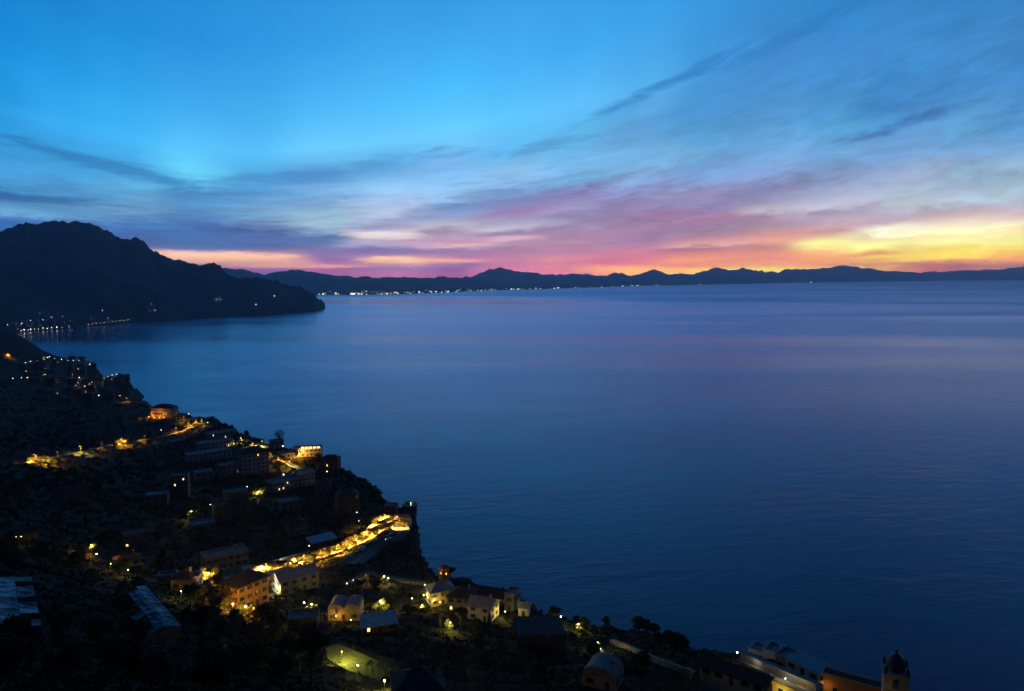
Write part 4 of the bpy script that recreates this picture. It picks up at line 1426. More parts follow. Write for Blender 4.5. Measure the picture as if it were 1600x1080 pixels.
# --- the far village: many small pale houses between the lamps
far_spots = []
rv = random.Random(3)
tries = 0
while len(far_spots) < 46 and tries < 4000:
    tries += 1
    px, py = rv.uniform(8, 200), rv.uniform(562, 630)
    if px > 150 and py < 580 or (py > 605 and px < 60) or (py < 585 and px > 178) or (170 < px and 598 < py < 612):
        continue
    if py < 566 + 0.1 * px * 0.3 and px < 60:
        continue
    if all(abs(px - a) > 9 or abs(py - b) > 5.5 for a, b in far_spots):
        far_spots.append((px, py))
far_label = {}
ORD = ['first', 'second', 'third', 'fourth', 'fifth', 'sixth', 'seventh', 'eighth', 'ninth', 'tenth', 'eleventh', 'twelfth', 'thirteenth', 'fourteenth', 'fifteenth', 'sixteenth', 'seventeenth', 'eighteenth', 'nineteenth', 'twentieth']
by_y = sorted(range(len(far_spots)), key=lambda k: far_spots[k][1])
for bnd, word in enumerate(('topmost', 'upper', 'lower', 'lowest')):
    part_ = sorted(by_y[bnd * len(by_y) // 4:(bnd + 1) * len(by_y) // 4], key=lambda k: far_spots[k][0])
    for q, k in enumerate(part_):
        far_label[k] = f'{ORD[q]} house from the west in the {word} row of the far village'
for i, (px, py) in enumerate(far_spots):
    house(far_label[i], px, py, rv.uniform(11, 19), rv.uniform(9, 13), rv.choice((2, 3, 3, 4)), rv.uniform(-30, 30),
          rv.choice(('flat', 'flat', 'hip')), rv.choice((PLASTER, GREY, GREY, STONE)), None, (3, 2), sh=3.3, group='pale houses of the far village', level=False, door=False, shutters=False, chimney=False, lit=0.03)
house('rosy lamplit house at the western edge of the far village', 8, 557, 22, 12, 3, 0, 'flat', PINK, TILE, (4, 2), sh=3.3, level=False, shutters=False)
house('watchtower on the cape beside the row of white lamps', 184, 621, 8, 8, 2, 10, 'flat', STONE, STONE, (2, 2), name='watchtower', cat='tower', sh=3.6, shutters=False, chimney=False)

# --- greenhouses under pale plastic
PLASTIC = mat('plastic_sheeting', (0.20, 0.235, 0.29), 0.5, 0.5, 0.5, spec=0.3)
PLASTIC_OLD = mat('grimy_sheeting', (0.08, 0.095, 0.12), 0.6, 0.5, 0.6, spec=0.3)


def greenhouse(label, near, far, width, rows, cols, tilt, wall_h, skip=()):
    a, b = Vector(near), Vector(far)
    ax = Vector((b.x - a.x, b.y - a.y, 0))
    L = ax.length
    root = thing('greenhouse', label, 'greenhouse', (a.x, a.y, a.z), math.atan2(ax.y, ax.x))
    FOOT.append((a.x * .7 + b.x * .3, a.y * .7 + b.y * .3, width * 0.6))
    FOOT.append((a.x * .3 + b.x * .7, a.y * .3 + b.y * .7, width * 0.6))
    dz = (b.z - a.z) / L
    rr = random.Random(len(label))
    meshes = []
    pw, pl = width / rows, L / cols
    top = lambda x, y: dz * x + tilt * (width / 2 - abs(y)) * 2 / width
    for i in range(cols):
        for j in range(rows):
            if (i, j) in skip:
                continue
            x0, x1 = i * pl + .05, (i + 1) * pl - .05
            y0, y1 = -width / 2 + j * pw + .05, -width / 2 + (j + 1) * pw - .05
            s = rr.uniform(.05, .38)
            vs, fs = [], []
            for u in range(4):
                for v in range(4):
                    x, y = x0 + (x1 - x0) * u / 3, y0 + (y1 - y0) * v / 3
                    sag = s * math.sin(math.pi * u / 3) * math.sin(math.pi * v / 3) + rr.uniform(-.07, .07)
                    vs.append((x, y, top(x, y) + .06 - sag))
            for u in range(3):
                for v in range(3):
                    q = u * 4 + v
                    fs.append((q, q + 4, q + 5, q + 1))
            link_mesh('roof_panel', vs, fs, PLASTIC if rr.random() < .6 else PLASTIC_OLD, root)
    for i in range(cols + 1):
        x = i * pl
        r = MB()
        for y0, y1 in ((-width / 2, 0), (0, width / 2)):
            r.bar((x, y0, top(x, y0)), (x, y1, top(x, y1)), .05, n=4)
        r.build('rafter', BARK, root)
        for y in (-width / 2, width / 2):
            MB().bar((x, y, top(x, y)), (x, y, top(x, y) - wall_h - 3), .07, n=5).build('post', BARK, root)
    for y in (-width / 2, 0, width / 2):
        MB().bar((0, y, top(0, y)), (L, y, top(L, y)), .06, n=4).build('purlin', BARK, root)
    g = MB()
    for j in range(rows):
        y0, y1 = -width / 2 + j * pw + .04, -width / 2 + (j + 1) * pw - .04
        g = MB().add([(-.04, y0, top(0, y0)), (-.04, y1, top(0, y1)), (-.04, y1, -wall_h), (-.04, y0, -wall_h)], [(0, 1, 2, 3)])
        g.build('end_sheet', PLASTIC_OLD, root)
    return root


greenhouse('long greenhouse with pale plastic roof half swallowed by dark trees', at_r(256, 986, 150), at_r(203, 922, 173), 6.4, 3, 9, 0.8, 2.2, {(5, 2), (2, 2), (6, 2), (7, 2), (8, 2), (4, 2), (8, 1)})
greenhouse('wide greenhouse with torn bluish plastic roof cut by the edge of the view', at_r(2, 992, 148), at_r(-4, 912, 176), 11.5, 4, 9, 1.3, 2.6, {(1, 0), (4, 0), (3, 3), (8, 3), (7, 0)})

# --- lemon terrace under a big pale net
NET = mat('shade_net', (0.075, 0.075, 0.085), 0.9, 0.25, 0.3)
b0 = at_r(842, 1030, 226)
t = thing('lemon_pergola', 'tall lemon pergola draped with a pale grey shade net on dark slope', 'pergola', b0, -math.atan2(b0.x, b0.y) + 0.12)
FOOT.append((b0.x, b0.y + 5, 10))
W, Dp, Hh = 15.0, 12.0, 10.5
vs, fs, n = [], [], 14
for j in range(n + 1):
    for i in range(n + 1):
        x = -W / 2 + W * i / n
        s = j / n
        if s < .5:
            y, z = -Dp / 2 - .4 * math.sin(s * 6.28), Hh * s * 2
        else:
            y, z = -Dp / 2 + Dp * (s - .5) * 2, Hh + 2.2 * (s - .5)
        z -= .35 * abs(math.sin(i * math.pi / 3.5)) * min(1, s * 2)
        vs.append((x, y + .25 * math.sin(i * 1.7 + j), z))
for j in range(n):
    for i in range(n):
        q = j * (n + 1) + i
        fs.append((q, q + 1, q + n + 2, q + n + 1))
link_mesh('net', vs, fs, NET, t, smooth=True)
for i in range(5):
    for y in (-Dp / 2 + .3, Dp / 2):
        MB().bar((-W / 2 + W * i / 4, y, -5), (-W / 2 + W * i / 4, y, Hh - .1), .09, n=5).build('post', BARK, t)

# --- lit lawn, pergola with climbing plants
LAWN_M = mat('clipped_lawn', (0.075, 0.10, 0.030), 0.95, 0.35, 1.2, bump=0.3)
cl = [hit(*q) for q in ((512, 1012), (530, 1008), (585, 1040), (640, 1062), (600, 1075), (555, 1052), (515, 1030))]
zl = sum(c.z for c in cl) / len(cl)
cx, cy = sum(c.x for c in cl) / len(cl), sum(c.y for c in cl) / len(cl)
ctr = at_r(572, 1040, math.hypot(cx, cy))
cl = []
for q in ((508, 1012), (528, 1006), (560, 1019), (600, 1037), (640, 1060), (612, 1076), (575, 1062), (540, 1046), (512, 1030)):
    d = ray(*q)
    s = (ctr.z - EYE) / d[2]
    cl.append(Vector((d[0] * s, d[1] * s, ctr.z)))
for c in cl:
    pad(c.x, c.y, ctr.z - .3, 2.5, 3)
pad(ctr.x, ctr.y, ctr.z - .3, 6, 3)
FOOT.append((ctr.x, ctr.y, 7))
lawn = link_mesh('lawn', [c + Vector((0, 0, .05)) for c in cl] + [c - Vector((0, 0, 2.5)) for c in cl],
                 [tuple(range(len(cl)))] + [((i + 1) % len(cl), i, len(cl) + i, len(cl) + (i + 1) % len(cl)) for i in range(len(cl))], LAWN_M, kind='structure')
pp = at_r(598, 1060, math.hypot(ctr.x, ctr.y) * .97)
pp.z = ctr.z
t = thing('garden_pergola', 'small iron pergola overgrown with climbing plants on the lit lawn', 'pergola', pp, -math.atan2(pp.x, pp.y) - 0.6)
for i in range(5):
    for y in (-1.2, 1.2):
        MB().bar((-4 + i * 2, y, -.5), (-4 + i * 2, y, 2.6), .05, n=5).build('post', IRON, t)
    MB().bar((-4 + i * 2, -1.5, 2.62), (-4 + i * 2, 1.5, 2.62), .045, n=4).build('crossbeam', IRON, t)
lf = leaf_cloud([(-3.5, 0, 2.4, .9, 1.3, .5), (-1.2, .5, 2.3, 1.0, 1.0, .6), (1.0, 0, 2.6, 1.1, 1.3, .45), (3.2, .4, 2.2, 1.0, 1.1, .7), (-2, -1.2, 1.2, .5, .3, .9), (2.2, -1.2, 1.3, .6, .3, .9)], 900, .16, seed=5)
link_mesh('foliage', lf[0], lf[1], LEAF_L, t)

# --- hotel terraces and church at the right lower edge
for (px, py, r_, dz_, rad) in ((1170, 1064, 204, 9, 13), (1240, 1064, 204, 9, 13), (1338, 1066, 190, 10, 12), (1398, 1076, 180, 12, 9), (1203, 1064, 190, 12, 22)):
    q_ = at_r(px, py, r_)
    pad(q_.x, q_.y, q_.z - dz_, rad, 5)
tb = at_r(1205, 1060, 205)
az = math.atan2(tb.x, tb.y)
t = thing('terrace_hotel', 'hotel with yellow lower wall and white balustraded terrace lit by a lamp', 'hotel', tb, -az - 0.50)
for q_ in (-8, 0, 8):
    FOOT.append((tb.x + q_ * math.cos(-az - .5), tb.y + q_ * math.sin(-az - .5), 7))
YEL = mat('yellow_plaster', (0.50, 0.42, 0.16), 0.9, 0.12, 0.5)
OPS = [(1.2 + 3.1 * i, 2.6 + 3.1 * i, 5.2, 7.2) for i in range(7)]
mb = MB()
mb.facade((-11.5, 0, -9), (1, 0, 0), (0, -1, 0), 22.5, 8.7, OPS)
mb.add([(11, 0, -9), (11, 8, -9), (11, 8, -.3), (11, 0, -.3)], [(0, 1, 2, 3)]).add([(-11.5, 0, -9), (-11.5, 8, -9), (-11.5, 8, -.3), (-11.5, 0, -.3)], [(3, 2, 1, 0)])
mb.build('wall', YEL, t)
put_windows(t, (-11.5, 0, -9), (1, 0, 0), 22.5, OPS, 0, False)
MB().box(-11.7, 11.2, -.25, 8, -.3, 0).build('terrace_floor', CONCRETE, t)
MB().box(-11.5, 11, 3.2, 3.5, 0.003, 1.6).build('rear_wall', PLASTER, t)
MB().box(-11.7, 11.2, 3.0, 3.9, 1.603, 1.8).build('coping', PLASTER, t)
for i in range(4):
    MB().box(-.2 + i * 3.7, .2 + i * 3.7, -.2, .2, 0.003, 1.25).build('pillar', WHITE, t)
for i in range(3):
    MB().box(.22 + i * 3.7, 3.48 + i * 3.7, -.10, .10, 0.10, .9).build('balustrade_panel', WHITE, t)
    MB().box(.22 + i * 3.7, 3.48 + i * 3.7, -.14, .14, .903, 1.0).build('handrail', WHITE, t)
for i in range(5):
    MB().box(-11.4 + i * 2.25, -9.3 + i * 2.25, -.08, .08, 0.003, .9).build('balustrade_panel', STONE, t)
for (lx, ly, lz, kd, wt_) in ((3.9, .9, 1.7, 'W', 120), (8.0, 1.2, 1.7, 'Y', 100), (3.5, -2.4, -2.6, 'Y', 420), (-6, 1.6, 1.5, 'W', 60)):  # the one below the floor is added to brighten the yellow wall
    lo = bpy.data.objects.new('terrace_light', lamp_light(kd, wt_))
    C.objects.link(lo)
    lo.parent = t
    lo.location = (lx, ly, lz)
MB().ball((3.9, .3, 1.5), .17).build('lamp_globe', BULB['W'], t)
house('low annex with long dark red tiled roof in front of the terrace hotel', 1148, 1078, 17, 5.5, 1, -20, 'gable', CREAM, TILE, (5, 2), name='annex', sh=2.8, loc_r=188, level=False, chimney=False)
house('cubic white house behind the terrace hotel, left of three', 1188, 1040, 5.5, 6, 1, -24, 'flat', WHITE, LIMEROOF, (2, 2), sh=3.6, loc_r=226, level=False)
house('cubic white house behind the terrace hotel, middle and tallest of three', 1210, 1046, 5.0, 6, 1, -20, 'flat', WHITE, LIMEROOF, (2, 2), sh=4.6, loc_r=222, level=False)
house('cubic white house behind the terrace hotel, last of three beside the blue roof', 1231, 1051, 5.0, 6, 1, -26, 'flat', PLASTER, LIMEROOF, (2, 2), sh=3.8, loc_r=218, level=False)
house('hall with long sloping bluish roof between the white houses and church', 1262, 1064, 10.5, 5.5, 1, -34, 'shed', WHITE, SHEET, (3, 2), name='hall', cat='hall', sh=3.0, loc_r=213, level=False, chimney=False)

cb = at_r(1338, 1066, 196)
az = math.atan2(cb.x, cb.y)
t = thing('church', 'church nave with plain ochre wall and straight cornice beside bell tower', 'church', cb, -az - 0.12)
mb = MB()
mb.facade((-7.6, 0, -10), (1, 0, 0), (0, -1, 0), 14.6, 10, [(2.2 + 4.4 * i, 3.4 + 4.4 * i, 4.5, 7.0) for i in range(3)])
mb.add([(7, 0, -10), (7, 3.4, -10), (7, 3.4, 0), (7, 0, 0)], [(0, 1, 2, 3)]).add([(-7.6, 0, -10), (-7.6, 3.4, -10), (-7.6, 3.4, 0), (-7.6, 0, 0)], [(3, 2, 1, 0)])
mb.build('wall', OCHRE, t)
put_windows(t, (-7.6, 0, -10), (1, 0, 0), 14.6, [(2.2 + 4.4 * i, 3.4 + 4.4 * i, 4.5, 7.0) for i in range(3)], 0, False)
MB().box(-7.9, 7.3, -.35, 3.7, 0.003, .28).build('cornice', CREAM, t)
r = MB().add([(-7.6, -.1, .29), (7.0, -.1, .29), (7.0, 3.4, .29), (-7.6, 3.4, .29), (-7.6, 1.7, .75), (7.0, 1.7, .75)], [(0, 1, 5, 4), (2, 3, 4, 5), (1, 2, 5), (3, 0, 4)])
r.build('roof', TILE, t)

for (lx, ly, lz, kd, wt_) in ((-6.6, -1.6, -3.0, 'O', 60), (2.0, -3.0, -6.0, 'O', 50)):  # unseen lights without fittings, added to brighten the nave wall
    lo = bpy.data.objects.new('added_fill_light', lamp_light(kd, wt_))
    C.objects.link(lo)
    lo.parent = t
    lo.location = (lx, ly, lz)
tp = at_r(1398, 1076, 184)
az = math.atan2(tp.x, tp.y)
t = thing('bell_tower', 'square bell tower with arched opening and dark domed lantern top', 'bell tower', tp, -az + 0.10)
FOOT.append((tp.x, tp.y, 4))
a, H = 2.55, 6.0
base = -12.0


def arch_wall(mb, o, u, n):
    """Belfry side with a round-headed opening."""
    o, u, n = Vector(o), Vector(u), Vector(n)
    W = 2 * a
    P = lambda x, z, dd=0.0: o + u * x + Vector((0, 0, z)) - n * dd
    x0, x1, z0, zs_, nn = W / 2 - .72, W / 2 + .72, 1.2, 2.7, 8
    mb.add([P(0, base), P(W, base), P(W, z0), P(0, z0)], [(0, 1, 2, 3)])
    mb.add([P(0, z0), P(x0, z0), P(x0, zs_), P(0, zs_)], [(0, 1, 2, 3)]).add([P(x1, z0), P(W, z0), P(W, zs_), P(x1, zs_)], [(0, 1, 2, 3)])
    arc = [(W / 2 - .72 * math.cos(math.pi * i / nn), zs_ + .72 * math.sin(math.pi * i / nn)) for i in range(nn + 1)]
    top = [(W * i / nn, 4.3) for i in range(nn + 1)]
    for i in range(nn):
        mb.add([P(*arc[i]), P(*arc[i + 1]), P(*top[i + 1]), P(*top[i])], [(0, 1, 2, 3)])
        mb.add([P(*arc[i]), P(*arc[i + 1]), P(*arc[i + 1], .6), P(*arc[i], .6)], [(3, 2, 1, 0)])
    mb.add([P(0, zs_), P(x0, zs_), P(0, 4.3)], [(0, 1, 2)]).add([P(x1, zs_), P(W, zs_), P(W, 4.3)], [(0, 1, 2)])
    for p, q in (((x0, z0), (x0, zs_)), ((x1, zs_), (x1, z0)), ((x1, z0), (x0, z0))):
        mb.add([P(*p), P(*q), P(*q, .6), P(*p, .6)], [(0, 1, 2, 3)])


mb = MB()
for o, u, n in (((-a, -a, 0), (1, 0, 0), (0, -1, 0)), ((a, -a, 0), (0, 1, 0), (1, 0, 0)), ((a, a, 0), (-1, 0, 0), (0, 1, 0)), ((-a, a, 0), (0, -1, 0), (-1, 0, 0))):
    arch_wall(mb, o, u, n)
mb.build('wall', CREAM, t)
MB().box(-a - .12, a + .12, -a - .12, a + .12, .35, .62).build('string_course', CREAM, t)
MB().box(-a - .3, a + .3, -a - .3, a + .3, 4.303, 4.65).build('cornice', CREAM, t)
SLATE = mat('dark_majolica', (0.06, 0.065, 0.07), 0.5, 0.3, 1.5, spec=0.4)
MB().lathe([(2.0, 4.653), (2.0, 6.2), (2.2, 6.2), (2.2, 6.45)], n=8, phase=math.pi / 8).build('drum', GREY, t)
MB().lathe([(2.05, 6.453), (1.85, 7.1), (1.35, 7.8), (.6, 8.3), (.3, 8.45), (.3, 9.0), (.0, 9.4)], n=16).build('dome', SLATE, t)
for sx in (-1, 1):
    for sy in (-1, 1):
        MB().lathe([(.42, 4.653), (.42, 5.5), (.0, 6.6)], (sx * 2.25, sy * 2.25), n=6).build('pinnacle', GREY, t)
MB().lathe([(.0, 3.1), (.25, 3.05), (.32, 2.5), (.55, 2.1), (.50, 2.08)], n=12).bar((-a + .1, 0, 3.2), (a - .1, 0, 3.2), .07).build('bell', IRON, t)

lo = bpy.data.objects.new('added_fill_light', lamp_light('Y', 60))  # unseen light without a fitting, added to brighten the tower shaft
C.objects.link(lo)
lo.parent = t
lo.location = (-3.5, -7.0, -1.0)
# ------------------------------------------------------------------ roads, kerb walls, cars
for nm, (line, half) in ROADS.items():
    if nm == 'slope_wall_path':
        strip('path', line, -half * .5, half * .5, .02, CONCRETE)
        continue
    r_ = strip('road', line, -half, half, .02, ASPHALT)
    if nm in ('coast_road', 'hairpin', 'upper_road', 'cape_road'):
        strip('road_marking', line, -.07, .07, .03, PAINT)
W_LABEL = {'coast_road': 'low stone parapet along the seaward edge of the lamplit coast road',
           'hairpin': 'stone parapet round the brink of the lamplit hairpin bend',
           'upper_road': 'long stone parapet beside the upper road across the dark slope',
           'village_road': 'garden wall along the glowing ridge lane',
           'cape_road': 'sea wall under the row of white lamps on the cape',
           'lower_lane': 'dry stone wall beside the lower lane with orange gleams',
           'west_lane': 'stone wall of the short orange-lit lane below the ruin'}
SIDE = {'coast_road': 1, 'hairpin': 1, 'upper_road': 1, 'village_road': 1, 'cape_road': 1, 'lower_lane': 1, 'west_lane': 1}
for nm, lab in W_LABEL.items():
    line, half = ROADS[nm]
    wall_along(line, half * SIDE[nm] + .25, .4, 1.2, .95, 'parapet_wall', lab, STONE)
line, half = ROADS['coast_road']
wall_along(line, -half - .4, .5, .5, 2.6, 'retaining_wall', 'tall retaining wall on the uphill side of the lamplit coast road', STONE)
line, half = ROADS['hairpin']
wall_along(line[:len(line) // 2], -half - .3, .5, .5, 3.2, 'retaining_wall', 'curved retaining wall holding the slope inside the hairpin glow', STONE)
line, half = ROADS['slope_wall_path']
wall_along(line, 1.4, .7, 1.5, 1.3, 'garden_wall', 'pale garden wall descending the dark slope towards the terrace hotel', CONCRETE)

# ring terrace on the cliff lip over the hairpin
rp = at_r(640, 796, 505)
rp.z = max(rp.z, ground_z(rp.x, rp.y) + .2)
t = thing('lookout_terrace', 'round lookout terrace with white lit rim on the cliff brink', 'terrace', rp, 0)
MB().lathe([(0, 0), (5.2, 0), (5.2, -6), (4.0, -9)], n=24).build('platform', STONE, t)
MB().lathe([(5.2, .003), (5.2, 1.0), (4.9, 1.0), (4.9, .003)], n=24).build('rim_wall', WHITE, t)
lo = bpy.data.objects.new('terrace_light', lamp_light('G', 240))
C.objects.link(lo)
lo.parent = t
lo.location = (1.0, -1.2, 1.6)
MB().bar((1.0, -1.2, 0), (1.0, -1.2, 1.7), .05).ball((1.0, -1.2, 1.75), .2).build('lamp_post', BULB['G'], t)


def road_yaw(line, i):
    a_, b_ = line[max(0, i - 1)], line[min(len(line) - 1, i + 1)]
    return math.atan2(b_.y - a_.y, b_.x - a_.x)


line, half = ROADS['hairpin']
cc = [((0.55, 0.56, 0.58), 'pale silver'), ((0.05, 0.06, 0.09), 'dark blue'), ((0.30, 0.31, 0.32), 'grey'), ((0.6, 0.6, 0.58), 'white'), ((0.10, 0.02, 0.02), 'dark red'), ((0.03, 0.03, 0.03), 'black')]
nc = len(line)
for q, (c_, nmc) in enumerate(cc):
    i = int(nc * (0.52 + 0.075 * q))
    p_ = offset_line(line, half - 1.2)[min(i, nc - 1)]
    car(f'{nmc} car parked nose to tail below the hairpin bend', p_ + Vector((0, 0, .03)), road_yaw(line, min(i, nc - 2)), c_, 'cars parked below the hairpin')
i = int(nc * .62)
p_ = offset_line(line, -1.2)[i]
car('car with headlights on coming down from the hairpin bend', p_ + Vector((0, 0, .03)), road_yaw(line, i) , (0.3, 0.3, 0.32), None, False, True)
line, half = ROADS['coast_road']
i = int(np.argmin([(pixel_of(math.atan2(p.x, p.y), math.atan2(p.z - EYE, math.hypot(p.x, p.y)))[0] - 456) ** 2 for p in line]))
p_ = offset_line(line, .8)[i]
car('white van with glaring headlights on the lamplit coast road', p_ + Vector((0, 0, .03)), road_yaw(line, i) + math.pi, (0.6, 0.6, 0.6), None, True, True)
lv = bpy.data.objects.new('headlight_glare', lamp_light('W', 1500))
C.objects.link(lv)
lv.location = p_ + Vector((-2.8, -2.0, 1.3))
line, half = ROADS['upper_road']
i = int(np.argmin([(pixel_of(math.atan2(p.x, p.y), math.atan2(p.z - EYE, math.hypot(p.x, p.y)))[0] - 143) ** 2 for p in line]))
car('car with headlights on driving the upper road', line[i] + Vector((0, 0, .03)), road_yaw(line, i), (0.4, 0.4, 0.42), None, False, True)
p_ = hit(300, 812)
car('pale car parked under the yellow-lit shrub on the terrace track', p_ + Vector((0, 0, .1)), 0.6, (0.55, 0.56, 0.58))

